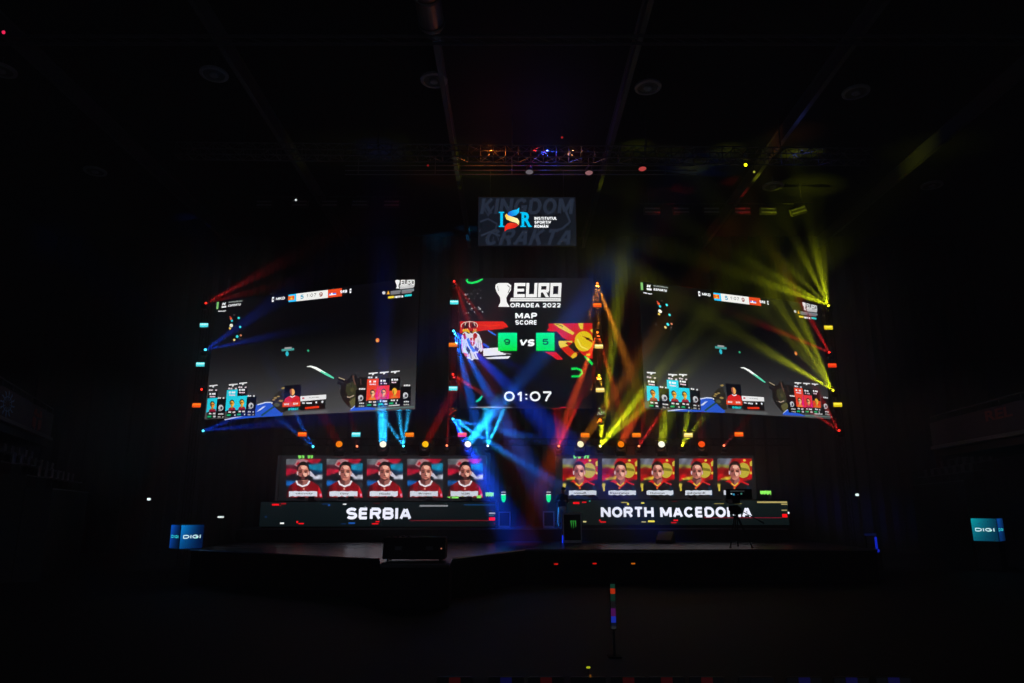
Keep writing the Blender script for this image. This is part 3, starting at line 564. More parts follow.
# ================================================================== PORTRAIT WALLS
def noise2(u, v, s=0): return math.sin(u*13+s)*math.sin(v*11+s*1.7)+.5*math.sin(u*29+v*17+s)
def sm(x, w): return max(0.0, min(1.0, x/w+.5))
def lay(a, b, t): return tuple(x+(y-x)*t for x, y in zip(a, b))
def portrait(p, x0, y0, x1, y1, team, k, name):
    W, H = x1-x0, y1-y0
    def X(u): return x0+W*u
    def Y(v): return y0+H*v
    def pt(L): return [(X(u), Y(v-.055 if .57 < v < .83 else v)) for u, v in L]
    if team == 'S':
        def bg(u, v):
            g = 1+.16*noise2(u, v, k)
            c = (13, 16, 24)
            c = lay(c, (88, 92, 98), sm(.42-u-.3*v, .04)*sm(.2-v, .03))
            c = lay(c, (160, 18, 44), sm(.17-.22*(u-.45)**2*4-v+.1*math.sin(u*9), .03)*sm(u-.42, .04))
            c = lay(c, (14, 122, 158), sm(v-.12-.1*(.9-u), .03)*sm(.34-.25*(.95-u)-v, .05)*sm(u-.62, .04))
            c = lay(c, (10, 48, 84), sm(v-.3, .03)*sm(.4-v, .03)*sm(u-.66, .05)*.8)
            c = lay(c, (172, 18, 46), sm(v-.24-.1*u, .025)*sm(.44-.3*u-v, .03)*sm(.42-u, .05))
            c = lay(c, (84, 26, 40), sm(v-.15, .03)*sm(.26-v, .03)*sm(.4-u, .05)*.8)
            c = lay(c, (178, 182, 196), sm(v-.46+.25*(u-.75), .02)*sm(.53-v, .03)*sm(u-.74, .04))
            c = lay(c, (14, 84, 158), sm(v-.56-.05*u, .03)*sm(.7-.12*u-v, .03)*sm(.38-u, .06))
            c = lay(c, (44, 52, 56), sm(v-.6, .05)*sm(u-.7, .08)*.7)
            return tuple(x*g for x in c)
    else:
        def bg(u, v):
            g = 1+.2*noise2(u, v, k)
            c = (168, 14, 20)
            c = lay(c, (96, 100, 112), sm(.42-u-.5*v, .05)*sm(.19-v, .03))
            c = lay(c, (128, 124, 58), sm(.04-abs(v-.2-.03*u), .015)*sm(.45-u, .05))
            c = lay(c, (104, 8, 14), sm(.09-abs(v-.36+.05*math.sin(u*12)), .05)*sm(.4-u, .1)*.7)
            c = lay(c, (206, 176, 48), sm(.05-abs(v-.56+.22*(u-.15)), .02)*sm(.42-u, .05)*sm(u-.1, .05))
            c = lay(c, (14, 18, 24), sm(v-.6+.05*math.sin(u*8), .05))
            c = lay(c, (196, 176, 60), sm(.1-u, .03)*sm(.05-abs(v-.7), .05))
            return tuple(x*g for x in c)
    p.grid(x0, y0, x1, y1, 30, 30, bg)
    if team == 'S':
        p.poly(pt([(.22, .16), (.3, .03), (.46, .0), (.62, .05), (.5, .14), (.34, .22)]), (168, 120, 125)); p.poly(pt([(.27, .14), (.34, .07), (.4, .12), (.32, .18)]), (180, 24, 42)); p.poly(pt([(.66, .3), (.78, .42), (.86, .52), (.66, .44)]), (196, 190, 205))
    else:
        p.ell(X(.75), Y(.31), W*.19, H*.2, (186, 168, 56), 22); p.poly(pt([(.62, .22), (.9, .27), (.93, .34), (.6, .3)]), (122, 108, 30)); p.ell(X(.78), Y(.05), W*.04, H*.03, (230, 210, 70), 8); p.poly(pt([(.93, .1), (1, .05), (1, .2), (.94, .2)]), (200, 180, 60)); p.ell(X(.97), Y(.38), W*.03, H*.04, (220, 190, 60), 8)
    hc = [(20, 14, 14), (22, 16, 14), (18, 13, 14), (40, 28, 24), (12, 10, 12)][k] if team == 'S' else [(34, 26, 22), (20, 16, 18), (24, 17, 16), (18, 14, 16), (24, 18, 18)][k]
    cx = [.47, .52, .5, .52, .5][k]; skin = (196, 122, 104); lite = (240, 178, 156); dark = (70, 28, 28)
    if team == 'S': j1, j2 = (122, 10, 20), (72, 5, 14)
    else: j1, j2 = (16, 16, 20), (10, 10, 14)
    # torso
    p.poly(pt([(-.0, 1), (.03, .84), (.1, .74), (.24, .66), (.36, .6), (.5, .68), (.64, .6), (.76, .66), (.9, .75), (.98, .86), (1, 1)]), j1)
    p.poly(pt([(0, 1), (.03, .84), (.1, .75), (.16, .72), (.18, 1)]), j2); p.poly(pt([(.3, .68), (.4, .74), (.38, .95), (.28, .9)]), tuple(v*.8 for v in j1))
    if team == 'S': p.poly(pt([(.9, .76), (.98, .88), (1, 1), (.94, 1), (.88, .84)]), (196, 20, 32)); p.poly(pt([(.93, .9), (.98, .9), (.98, .97), (.93, .97)]), (210, 120, 150))
    else:
        p.poly(pt([(.22, .67), (.34, .6), (.44, .7), (.4, .72), (.3, .67)]), (196, 24, 30)); p.poly(pt([(.64, .6), (.8, .68), (.92, .72), (.9, .76), (.7, .68), (.6, .7)]), (196, 24, 30))
        p.poly(pt([(.86, .72), (.98, .84), (1, .98), (.9, 1), (.86, .86)]), (12, 40, 62)); p.poly(pt([(.02, .74), (.07, .72), (.08, .84), (.03, .86)]), (200, 180, 60))
    # neck, collar
    p.poly(pt([(cx-.12, .5), (cx+.13, .5), (cx+.15, .68), (cx, .76), (cx-.14, .68)]), (150, 92, 84)); p.poly(pt([(cx-.12, .5), (cx, .5), (cx-.02, .74), (cx-.14, .67)]), (92, 50, 48))
    if team == 'S': p.stroke(pt([(cx-.19, .62), (cx-.15, .71), (cx-.02, .765), (cx+.12, .72), (cx+.18, .62)]), W*.05, (226, 220, 224))
    else:
        p.stroke(pt([(cx-.18, .62), (cx-.08, .72), (cx+.01, .8), (cx+.1, .72), (cx+.19, .61)]), W*.055, (200, 30, 30)); p.stroke(pt([(cx-.1, .7), (cx, .77), (cx+.1, .69)]), W*.035, (226, 196, 60))
    p.ell(X(.49), Y(.775), W*.03, H*.03, (196, 130, 110) if team == 'S' else (200, 90, 40), 7)
    # head
    p.ell(X(cx), Y(.3), W*.175, H*.235, hc, 20)
    for sx in (-1, 1): p.ell(X(cx+sx*.165), Y(.36), W*.025, H*.05, (176, 108, 100), 8)
    p.ell(X(cx+.005), Y(.35), W*.15, H*.215, skin, 20)
    p.poly(pt([(cx-.145, .3), (cx-.12, .2), (cx-.03, .2), (cx-.02, .3), (cx-.035, .46), (cx-.08, .53), (cx-.13, .44)]), (150, 84, 78)); p.ell(X(cx+.06), Y(.4), W*.05, H*.07, lite, 10); p.ell(X(cx+.02), Y(.22), W*.08, H*.05, lite, 10)
    p.stroke(pt([(cx-.15, .33), (cx-.158, .42)]), W*.025, (214, 196, 205)) ; p.stroke(pt([(cx+.155, .33), (cx+.16, .42)]), W*.02, (220, 190, 190))
    p.poly(pt([(cx-.17, .28), (cx-.16, .16), (cx-.06, .09), (cx+.08, .09), (cx+.16, .17), (cx+.17, .28), (cx+.13, .2), (cx+.04, .165), (cx-.08, .17), (cx-.13, .22)]), hc)
    for sx in (-1, 1):
        p.ell(X(cx+sx*.075), Y(.335), W*.055, H*.03, (134, 74, 62), 10); p.poly(pt([(cx+sx*.03, .305), (cx+sx*.12, .288), (cx+sx*.125, .305), (cx+sx*.03, .323)]), (22, 10, 12)); p.ell(X(cx+sx*.075), Y(.348), W*.038, H*.015, (24, 12, 14), 8)
    p.poly(pt([(cx+.005, .33), (cx+.03, .43), (cx+.005, .43)]), (244, 190, 168)); p.poly(pt([(cx-.0, .33), (cx+.005, .43), (cx-.035, .43)]), (110, 52, 46)); p.ell(X(cx), Y(.435), W*.035, H*.014, dark, 8); p.stroke(pt([(cx-.055, .485), (cx, .478), (cx+.055, .485)]), H*.018, (136, 50, 54))
    if (team == 'S' and k in (0, 4)): p.poly(pt([(cx-.15, .4), (cx-.09, .46), (cx, .455), (cx+.09, .46), (cx+.15, .4), (cx+.12, .54), (cx+.04, .6), (cx-.05, .6), (cx-.12, .54)]), (22, 12, 14)); p.stroke(pt([(cx-.05, .495), (cx+.05, .495)]), H*.02, (140, 60, 60)) if True else None
    elif k in (2, 3): p.stroke(pt([(cx-.1, .51), (cx, .555), (cx+.1, .51)]), H*.035, (84, 46, 44))
    # torn name strip
    l = .08 if team == 'S' else .18
    n = 9; top = [(l+(.78*i/n), .835+.008*math.sin(i*2.3+k)) for i in range(n+1)]; bot = [(l+(.78*i/n), (.985 if team == 'S' else .97)-.03*abs(math.sin(i*1.7+k))) for i in range(n, -1, -1)]
    p.poly([(X(u), Y(v)) for u, v in top+bot], (200, 206, 216)); p.text(name, X(.5-len(name)*.03), Y(.875), X(.5+len(name)*.03), Y(.925), (60, 60, 66), .02)
pl = plane_px(278, 455.5, 486, 501.5, 34.62)
p = Pic(pl.L)
p.rect(278, 455.5, 486, 501.5, (23, 24, 28), (14, 16, 19))
rnd = random.Random(9)
for i in range(60):
    x = 279+rnd.random()*204; y = 456.5+rnd.random()*42; p.stroke([(x, y), (x+rnd.random()*3, y+rnd.random()*2-1)], .5, (31, 33, 38))
xs = [(286.4, 322.5), (326.9, 362.8), (367.2, 403), (407.6, 443), (448, 483)]
for k, ((a, b), nm) in enumerate(zip(xs, ['emi', 'kind0', 'rigoN', 'VLDN', 'VLDN'])):
    portrait(p, a, 458.9, b, 497.6, 'S', k, ['cilovoly', 'Djay', 'Hoshi', 'Brnjac', 'VLDN'][k])
GN = (130, 225, 95)
for a, b in ((299, 302), (303, 305), (308.5, 311), (311.5, 313.8)): p.poly([(a-.3, 455.6), (b, 455.6), (b+.2-.4*(a > 308), 458.2), (a+.3, 458.9)], GN)
p.rect(452, 496.6, 464, 498.4, GN); p.poly([(447, 497), (451, 496.4), (450, 498.4)], GN); p.poly([(477, 495.6), (481.4, 495.2), (481.2, 498.2), (477, 498.2)], GN)
screen('portrait_screen', 'wide left LED screen with five portraits in red jerseys above SERBIA', 'screen', pl, p)
t = MB(); q = P(488, 494, 33.9)
pr = plane_px(555, 455.5, 757, 501, 34.62)
p = Pic(pr.L)
p.rect(555, 455.5, 757, 501, (23, 24, 28), (12, 15, 17))
for i in range(60):
    x = 556+rnd.random()*196; y = 456.5+rnd.random()*42; p.stroke([(x, y), (x+rnd.random()*3, y+rnd.random()*2-1)], .5, (31, 33, 38))
for k, (a, b) in enumerate([(562.6, 597.6), (602, 637), (640.2, 674.2), (678.6, 712.6), (716.8, 751.2)]):
    portrait(p, a, 458.6, b, 496.8, 'M', k, ['noeeeR', 'Esacrates', 'Numonen', 'athletinE', 'ProVoZ'][k])
for a, b in ((573.3, 576), (577.5, 580.5), (583.5, 586), (586.5, 588.8)): p.poly([(a-.3, 455.6), (b, 455.6), (b+.2-.4*(a > 582), 458.2), (a+.3, 458.9)], (120, 225, 110))
screen('portrait_screen', 'wide right LED screen with five portraits in black jerseys above NORTH MACEDONIA', 'screen', pr, p)

# ================================================================== DESKS
def desk(x0, x1, y0, y1, label, txt, tb, marks, bgc):
    pl = plane_px(x0, y0, x1, y1, 33.1)
    p = Pic(pl.L); p.rect(x0, y0, x1, y1, bgc, tuple(v*.8 for v in bgc))
    p.caps(txt, *tb, (222, 224, 238), .245)
    for mk in marks: p.rect(*mk[:4], mk[4])
    t = thing('team_desk', label, 'desk', (pl.o.x, pl.o.y, RZ), 0, 'team desks')
    h = pl.o.z-RZ
    p.build('video_picture', VIDEO, t, (0, -.001, h))
    MB().box((pl.w/2, .05, h+pl.h/2), (pl.w, .098, pl.h)).build('front_panel', BLACK, t)
    MB().box((pl.w/2, .05, h/2), (pl.w, .08, h)).build('kick_board', BLACK, t)
    MB().box((pl.w/2, .36, h+pl.h+.03), (pl.w+.1, .75, .05), bev=.015).build('desk_top', BLACK, t)
    for x in (.03, pl.w-.03): MB().box((x, .4, (h+pl.h)/2), (.05, .6, h+pl.h)).build('side_panel', BLACK, t)
    return pl, h+pl.h+.055
RED, WT, BLU, YEL, GY = (225, 15, 25), (220, 222, 222), (20, 70, 140), (222, 205, 70), (125, 125, 130)
plA, topA = desk(261, 495.5, 502, 526.5, 'long left LED desk reading SERBIA', 'SERBIA', (346, 507.6, 411.6, 519.4),
    [(272, 503.8, 279, 505.6, RED), (281, 503, 286, 504.3, (150, 15, 25)), (280, 505.4, 281, 506.4, (120, 15, 20)), (343, 503.6, 346.4, 504.8, WT), (280.2, 522.4, 284, 524, WT), (296.4, 521, 298.2, 523, RED), (298.6, 523, 303.8, 524.2, RED), (322, 503.6, 329, 504.5, (12, 40, 80)), (328, 504.5, 330.2, 506, BLU),
     (348.6, 522.2, 355, 524, BLU), (341, 523.4, 346, 524.2, (12, 40, 80)), (265, 516, 267, 517.6, (12, 40, 80)), (375.6, 521, 379.6, 522.2, RED), (372, 523.2, 378.4, 524.4, RED), (374, 503, 380, 503.6, (90, 12, 20)), (365, 506, 366, 506.8, GY), (419.6, 505, 448, 506.6, GY), (464, 504.4, 495.2, 505.3, (12, 60, 110)),
     (410, 520.2, 489, 520.8, (120, 14, 30)), (489, 512.5, 495.2, 514, (150, 150, 155)), (489, 515, 494, 516, (40, 90, 90)), (489, 517.3, 495, 520.6, (235, 15, 25)), (494, 523, 495.2, 524, (120, 12, 20))], (10, 18, 21))
plB, topB = desk(567, 789.5, 500.5, 525, 'long right LED desk reading NORTH MACEDONIA', 'NORTH MACEDONIA', (601, 506.8, 751.4, 517.4),
    [(573, 502, 579.6, 504, RED), (582, 501.6, 586.4, 502.8, RED), (589, 500.4, 590.4, 501.8, (20, 150, 130)), (583, 521, 586.4, 522.4, (190, 180, 120)), (621, 502, 627.6, 503, (160, 145, 70)), (627, 503, 629, 505, YEL), (641, 502.4, 644.4, 503.6, YEL), (599, 519.6, 600.6, 521, RED), (600, 521.4, 606, 522.6, RED),
     (648, 520.4, 654.6, 522.2, YEL), (641.4, 521.4, 646, 522.4, (170, 160, 110)), (673.4, 519.6, 678, 521, RED), (671, 522, 676.4, 523.2, (180, 15, 25)), (672, 501, 677, 501.8, (90, 12, 20)), (714, 503.2, 724, 504, (120, 110, 60)), (735, 503.2, 742, 504, (120, 110, 60)), (757, 501.4, 787, 503, (165, 150, 90)), (781, 503.6, 787.4, 504.8, (150, 138, 85)),
     (781.4, 509.6, 787, 510.9, (135, 125, 80)), (782, 514, 787.4, 517.4, (240, 15, 20)), (704, 517.4, 782, 518, (120, 12, 35)), (787.6, 511.9, 789.4, 513.8, WT)], (12, 21, 22))
ORD = ['first', 'second', 'third', 'fourth', 'fifth', 'sixth', 'seventh', 'eighth']
# monitors (seen from behind) and chairs behind the desks
def monitor():
    t = thing('monitor', '', 'monitor')
    MB().box((0, 0, .3), (.5, .035, .28), bev=.012).build('display_back', PLASTIC, t)
    MB().tube((0, .03, .02), (0, .03, .28), .018).build('stand', PLASTIC, t); MB().box((0, .04, .01), (.24, .18, .018), bev=.006).build('foot', PLASTIC, t)
    return t
def chair():
    t = thing('gaming_chair', '', 'chair')
    MB().box((0, 0, .5), (.5, .5, .1), bev=.04).build('seat', PLASTIC, t)
    MB().box((0, .27, .9), (.5, .1, .72), bev=.045).build('backrest', PLASTIC, t); MB().box((0, .26, 1.33), (.3, .1, .2), bev=.045).build('headrest', PLASTIC, t)
    m = MB().tube((0, 0, .1), (0, 0, .45), .03); m.build('gas_column', PLASTIC, t)
    for i in range(5):
        a = 2*PI*i/5+.3; MB().tube((0, 0, .1), (.3*math.cos(a), .3*math.sin(a), .05), .022, .015).tube((.3*math.cos(a), .3*math.sin(a)-.02, .03), (.3*math.cos(a), .3*math.sin(a)+.02, .03), .03).build('leg', PLASTIC, t)
    for sx in (-1, 1): MB().box((sx*.29, 0, .72), (.07, .28, .035), bev=.01).tube((sx*.28, 0, .5), (sx*.28, 0, .71), .018).build('armrest', PLASTIC, t)
    return t
mon = monitor(); ch = chair()
first = True
for di, (xsx, pl_, top, nm, Yd) in enumerate(((xs, plA, topA, 'SERBIA', 33.1), ([(562.6, 597.6), (602, 637), (640.2, 674.2), (678.6, 712.6), (716.8, 751.2)], plB, topB, 'NORTH MACEDONIA', 33.1))):
    for k, (a, b) in enumerate(xsx):
        c = P((a+b)/2-3, 500, 33.6)
        if di == 1 and k == 0: c = P(592, 500, 33.6)
        o = mon if first else copy_tree(mon); o.location = (c.x, 33.55, RZ+top); tag(o, f'black computer monitor on the {nm} desk, {ORD[k]} of its five from the left', 'monitor', 'monitors on the team desks')
        o.scale = (.7, 1, .42)
        o = ch if first else copy_tree(ch); o.location = (c.x+.25, 34.12, RZ-.004); tag(o, f'black gaming chair behind the {nm} desk, {ORD[k]} of its five from the left', 'chair', 'gaming chairs behind the desks')
        first = False
# green banners at the desk ends
def green_sign(px0, px1, py0, py1, label):
    pl = plane_px(px0, py0, px1, py1, 33.9); p = Pic(pl.L); w = px1-px0
    n = 10; top = [(px0+w*i/n, py0+1.2*abs(math.sin(i*1.3))) for i in range(n+1)]; bot = [(px0+w*i/n, py1-(py1-py0)*.35*abs(math.cos(i*1.1))) for i in range(n, -1, -1)]
    t = thing('green_neon_sign', label, 'sign', (pl.o.x, pl.o.y, RZ), 0)
    h = pl.o.z-RZ
    p.poly(top+bot, (135, 228, 90)); p.build('lit_face', VIDEO, t, (0, -.03, h)); MB().box((pl.w/2, 0, h+pl.h*.6), (pl.w*.9, .04, pl.h*.5)).tube((pl.w/2, 0, 0), (pl.w/2, 0, h+.1), .015).build('support', PLASTIC, t)
green_sign(485.6, 493.6, 491.6, 497.6, 'small glowing green sign at the right end of the SERBIA desk')
green_sign(760, 770.8, 490, 495.4, 'small glowing green sign beyond the right end of the NORTH MACEDONIA desk')

# ================================================================== DRINK FRIDGES
CANG = emit('green_can_glow', (10, 205, 125), 1.6); CANW = emit('can_white_glow', (215, 235, 228), 1.3)
CLAW = emit('green_claw_glow', (30, 120, 40), 1.0)
def mini_fridge(x0, x1, y0, y1, label, cx):
    pl = plane_px(x0, y0, x1, y1, 33.0 if True else 0); w, h = pl.w, y1 and pl.h
    t = thing('drinks_fridge', label, 'fridge', (pl.o.x+w/2, 33.35, RZ), 0, 'small drinks fridges with can toppers')
    MB().box((0, 0, h/2), (w, .5, h), bev=.02).build('body', PLASTIC, t)
    m = MB()
    for c, d in (((0, -.27, h-.03), (w, .03, .05)), ((0, -.27, .06), (w, .03, .09)), ((-w/2+.025, -.27, h/2), (.05, .03, h)), ((w/2-.025, -.27, h/2), (.05, .03, h))): m.box(c, d)
    dr = m.build('door', EDGEM, t); MB().box((w/2-.09, -.3, h/2), (.02, .03, .3), bev=.005).build('handle', PLASTIC, dr)
    q = P(cx, 498, 33.35); px = q.x-(pl.o.x+w/2)
    zc0 = P(cx, 502.2, 33.35).z-RZ; zc1 = P(cx, 495, 33.35).z-RZ; zc2 = P(cx, 491.6, 33.35).z-RZ
    MB().tube((px, 0, h), (px, 0, zc0), .03).build('topper_post', PLASTIC, t)
    MB().lathe([(.04, zc0), (.09, zc0+.08), (.105, zc0+.16), (.105, zc1)], 18, (px, 0, 0)).build('topper_cup', CANG, t)
    MB().lathe([(.106, zc1), (.108, zc1+.035)], 18, (px, 0, 0)).build('topper_band', CANW, t)
    MB().lathe([(.1, zc2-.05), (.105, zc2)], 18, (px, 0, 0)).build('topper_lid', emit('lid_glow', (175, 175, 185), .9), t)
    MB().tube((px, 0, zc1+.035), (px, 0, zc2-.05), .05).build('topper_neck', PLASTIC, t)
    return t
mini_fridge(498.5, 510.5, 507, 523.6, 'small dark fridge with a glowing green can topper, beside the SERBIA desk', 503.5)
mini_fridge(543.2, 554.6, 507, 524, 'small dark fridge with a glowing green can topper, left of the standing person', 548.6)
q = G(572.6, 543.6, SZ); w = 18.6*q.y/F*.97; h = P(572, 513, q.y).z-SZ
t = thing('tall_drinks_cooler', 'tall black cooler cabinet with a green three-stroke claw mark, standing on the stage front', 'fridge', (q.x, q.y+.3, SZ))
MB().box((0, 0, h/2+.01), (w, .6, h-.02), bev=.02).build('body', PLASTIC, t)
m = MB()
for c, d in (((0, -.31, h-.035), (w, .03, .05)), ((0, -.31, .08), (w, .03, .11)), ((-w/2+.02, -.31, h/2), (.045, .03, h)), ((w/2-.02, -.31, h/2), (.045, .03, h))): m.box(c, d)
dr = m.build('door_frame', EDGEM, t); MB().box((0, -.305, h/2), (w-.09, .012, h-.16)).build('door_glass', mat('cooler_glass', (.01, .012, .012), .15), dr)
p = Pic()
for k, (x, l) in enumerate(((-.09, .3), (0, .36), (.09, .28))):
    p.poly([(x-.045, .24), (x+.03, .26), (x+.03, .1), (x+.012, .24-l), (x-.005, .08), (x-.02, .2)], (36, 120, 42), True)
p.build('claw_mark', VIDEO_NEAR, t, (.04, -.316, h*.55))
MB().tube((-w/2-.03, -.36, .02), (-w/2-.03, -.36, .34), .022, n=8).build('light_tube', emit('blue_tube', (20, 50, 225), 1.3), t)

# ================================================================== LIGHT FIXTURES
def fixture_proto(kind):
    t = thing({'beam': 'beam_light', 'wash': 'wash_light'}[kind], '', 'light'); k = 1.0 if kind == 'beam' else 1.75
    MB().box((0, 0, -.24*k), (.26*k, .2*k, .1*k), bev=.02).build('base', PLASTIC, t); MB().box((0, .15, -.24*k), (.07, .14, .06)).build('clamp', PLASTIC, t)
    m = MB(); m.box((0, 0, -.175*k), (.3*k, .08*k, .03*k))
    for sx in (-1, 1): m.box((sx*.15*k, 0, -.08*k), (.03*k, .09*k, .2*k), bev=.01)
    m.build('yoke', PLASTIC, t)
    q = Vector((0, -1, 0)).to_track_quat('Z', 'Y')
    h = MB().lathe([(.05*k, -.16*k), (.1*k, -.12*k), (.12*k, 0), (.125*k, .1*k), (.118*k, .115*k)], 16, (0, 0, 0), q).build('head', PLASTIC, t)
    r = .05*k if kind == 'beam' else .088*k
    prof = [(r, .112*k), (r*.95, .135*k), (r*.7, .155*k), (r*.35, .165*k), (.004, .168*k)] if kind == 'beam' else [(r, .11*k), (r*.97, .122*k), (r*.6, .128*k), (.004, .13*k)]
    l = MB().lathe(prof, 16 if kind == 'beam' else 12, (0, 0, 0), q).build('lens', CANW, h, True)
    l.material_slots[0].link = 'OBJECT'
    return t
LENS = {'red': ((255, 40, 30), 3.5), 'cyan': ((70, 225, 255), 5), 'yellow': ((250, 240, 40), 4), 'orange': ((255, 120, 30), 3.5), 'tinyorange': ((255, 120, 80), 3.2),
        'amber': ((240, 125, 10), 1.2), 'gold': ((240, 180, 15), 1.35), 'white': ((246, 240, 215), 1.5), 'cream': ((240, 232, 185), 1.4), 'coolwhite': ((225, 245, 255), 2.6), 'redorange': ((232, 76, 15), 1.3), 'yellowwhite': ((255, 250, 140), 5)}
LM = {k: emit('lens_'+k, c, s) for k, (c, s) in LENS.items()}
BEAMP = 1.0
protos = {'beam': fixture_proto('beam'), 'wash': fixture_proto('wash')}; used = {}
BEAMCOL = {'R': (1, .09, .01), 'r': (1, .02, .02), 'b': (.005, .15, 1), 'c': (.02, .5, 1), 'y': (.72, .8, .01), 'o': (1, .30, .02), 'B': (.005, .06, 1)}
def fixture(kind, px, py, Y, lens, label, beams, group):
    pr = protos[kind]; t = pr if kind not in used else copy_tree(pr); used[kind] = 1
    q = P(px, py, Y); tag(t, label, 'light', group)
    tgt = Vector((0, 0, 0))
    for b in beams: tgt += (P(px+b[0], py+b[1], Y-b[5] if len(b) > 5 else Y)-q).normalized()
    toc = (Vector((0, 0, EYE))-q).normalized()
    d = (toc*1.6+tgt.normalized()*.6 if beams else toc).normalized()
    hd = [c for c in t.children if c.name.startswith('head')][0]
    hd.rotation_euler = Vector((0, -1, 0)).rotation_difference(d).to_euler()
    ln = hd.children[0]; ln.material_slots[0].link = 'OBJECT'; ln.material_slots[0].material = LM[lens]
    k = 1.0 if kind == 'beam' else 1.75
    t.location = q-d*(.13*k); q = q-d*(.13*k)
    for b in beams:     # (dx, dy, cone deg, power, colour, towards-viewer metres)
        tp = P(px+b[0], py+b[1], Y-(b[5] if len(b) > 5 else 0)); dr = (tp-q).normalized()
        li = bpy.data.lights.new('beam', 'AREA'); li.shape = 'DISK'; li.size = .36 if kind == 'wash' else .11; li.spread = math.radians(b[2]+3); li.energy = b[3]*BEAMP
        li.color = BEAMCOL[b[4]]
        lo = bpy.data.objects.new('beam_source', li); COL.objects.link(lo); lo.location = q+d*(.2*k)+dr*.03; lo.rotation_euler = dr.to_track_quat('-Z', 'Y').to_euler()
    return t
YT = 33.0
# towers
LT, CLT, CRT, RT = 'light tower beside the left screen', 'light tower left of the score screen', 'light tower right of the score screen', 'light tower beside the right screen'
rows = [
 ('beam', 206, 303, 'red', 'top '+'red beam light on the '+LT, [(50, -27, 9, 4, 'r', -.6), (25, -6, 7, 1.5, 'r', -.6)]),
 ('beam', 205.5, 349.6, 'cyan', 'upper blue beam light on the '+LT, [(60, -42, 12, 4, 'B'), (60, -12, 7, 4, 'B', -1)]),
 ('beam', 201.6, 389.4, 'red', 'lower red beam light on the '+LT, [(-20, 40, 10, .2, 'r')]),
 ('beam', 203.2, 430.8, 'cyan', 'lowest blue beam light on the '+LT, [(45, -18, 9, 4, 'B'), (30, -3, 7, 3, 'B')]),
 ('beam', 454.2, 281.4, 'red', 'top red beam light on the '+CLT, [(14, 40, 8, 4, 'r'), (30, 40, 5, 4, 'r', -.6)]),
 ('beam', 453.6, 331, 'cyan', 'upper cyan beam light on the '+CLT, [(22, 90, 6, 36, 'b'), (42, 76, 7, 28, 'b'), (72, 72, 9, 34, 'B'), (105, 60, 8, 12, 'B', -1.2), (8, 25, 4, 34, 'c', -1.2), (15, 22, 4, 30, 'c', -1.2)]),
 ('beam', 453, 374.4, 'red', 'lower red beam light on the '+CLT, [(50, 32, 6, 12, 'r', -1.5), (24, 46, 5, 6, 'r', -2), (10, 44, 4, 4, 'r', -2)]),
 ('beam', 453, 419, 'cyan', 'lowest cyan beam light on the '+CLT, [(80, 18, 5, 18, 'B', -1.9), (55, 34, 4, 22, 'b', -.6), (34, 52, 5, 30, 'b', -.3), (50, 96, 15, 90, 'B', .4), (26, 6, 5, 22, 'c', -1), (24, 16, 4, 20, 'c', -1), (16, 22, 4, 16, 'c', -1)]),
 ('beam', 597.3, 283.3, 'orange', 'top orange beam light on the '+CRT, [(-13, 50, 5, 44, 'o', -1.4), (0, 50, 4, 14, 'o', -1), (17, 44, 6, 40, 'o', -.8)]),
 ('beam', 597.4, 332.4, 'orange', 'middle red-orange beam light on the '+CRT, [(-11, 30, 5, 18, 'R', .3), (9, 30, 5, 20, 'R', -.6)]),
 ('beam', 599, 375.6, 'yellow', 'lower yellow beam light on the '+CRT, [(-22, 42, 5, 26, 'o', -2.0), (-36, 66, 4, 8, 'R', -2.6), (9, 24, 6, 32, 'o', -.8), (14, 46, 5, 5, 'y', -1)]),
 ('beam', 600, 419.8, 'orange', 'lowest orange beam light on the '+CRT, [(-22, 25, 6, 12, 'o', -2.4), (14, 20, 6, 5, 'R', -2.4)]),
 ('beam', 828.4, 305.6, 'yellow', 'top yellow beam light on the '+RT, [(-90, -32, 9, 15, 'y'), (-64, -35, 7, 9, 'y', -.5), (-50, -48, 8, 3, 'y'), (-28, -56, 7, 9, 'y', -.4), (-13, -60, 8, 15, 'y'), (-4, -50, 6, 4, 'y')]),
 ('beam', 829.2, 352.2, 'red', 'upper red beam light on the '+RT, [(-45, -18, 5, 6, 'r', -.8), (-24, -44, 6, 6, 'r', -.8)]),
 ('beam', 833, 390.2, 'yellow', 'lower yellow beam light on the '+RT, [(-34, -54, 6, 10, 'y', -.4), (-20, -46, 6, 9, 'y'), (-44, -26, 6, 12, 'y', -.3), (-85, -48, 9, 6, 'y'), (-60, -70, 9, 4, 'y')]),
 ('beam', 839, 430.4, 'red', 'lowest red beam light on the '+RT, [(-28, -18, 5, 4.5, 'r', -1.2), (-15, -28, 6, 4.5, 'r', -1.2)]),
]
for r in rows: fixture(r[0], r[1], r[2], YT, r[3], r[4], r[5], 'beam lights on the four light towers')
low = 'on the low truss '
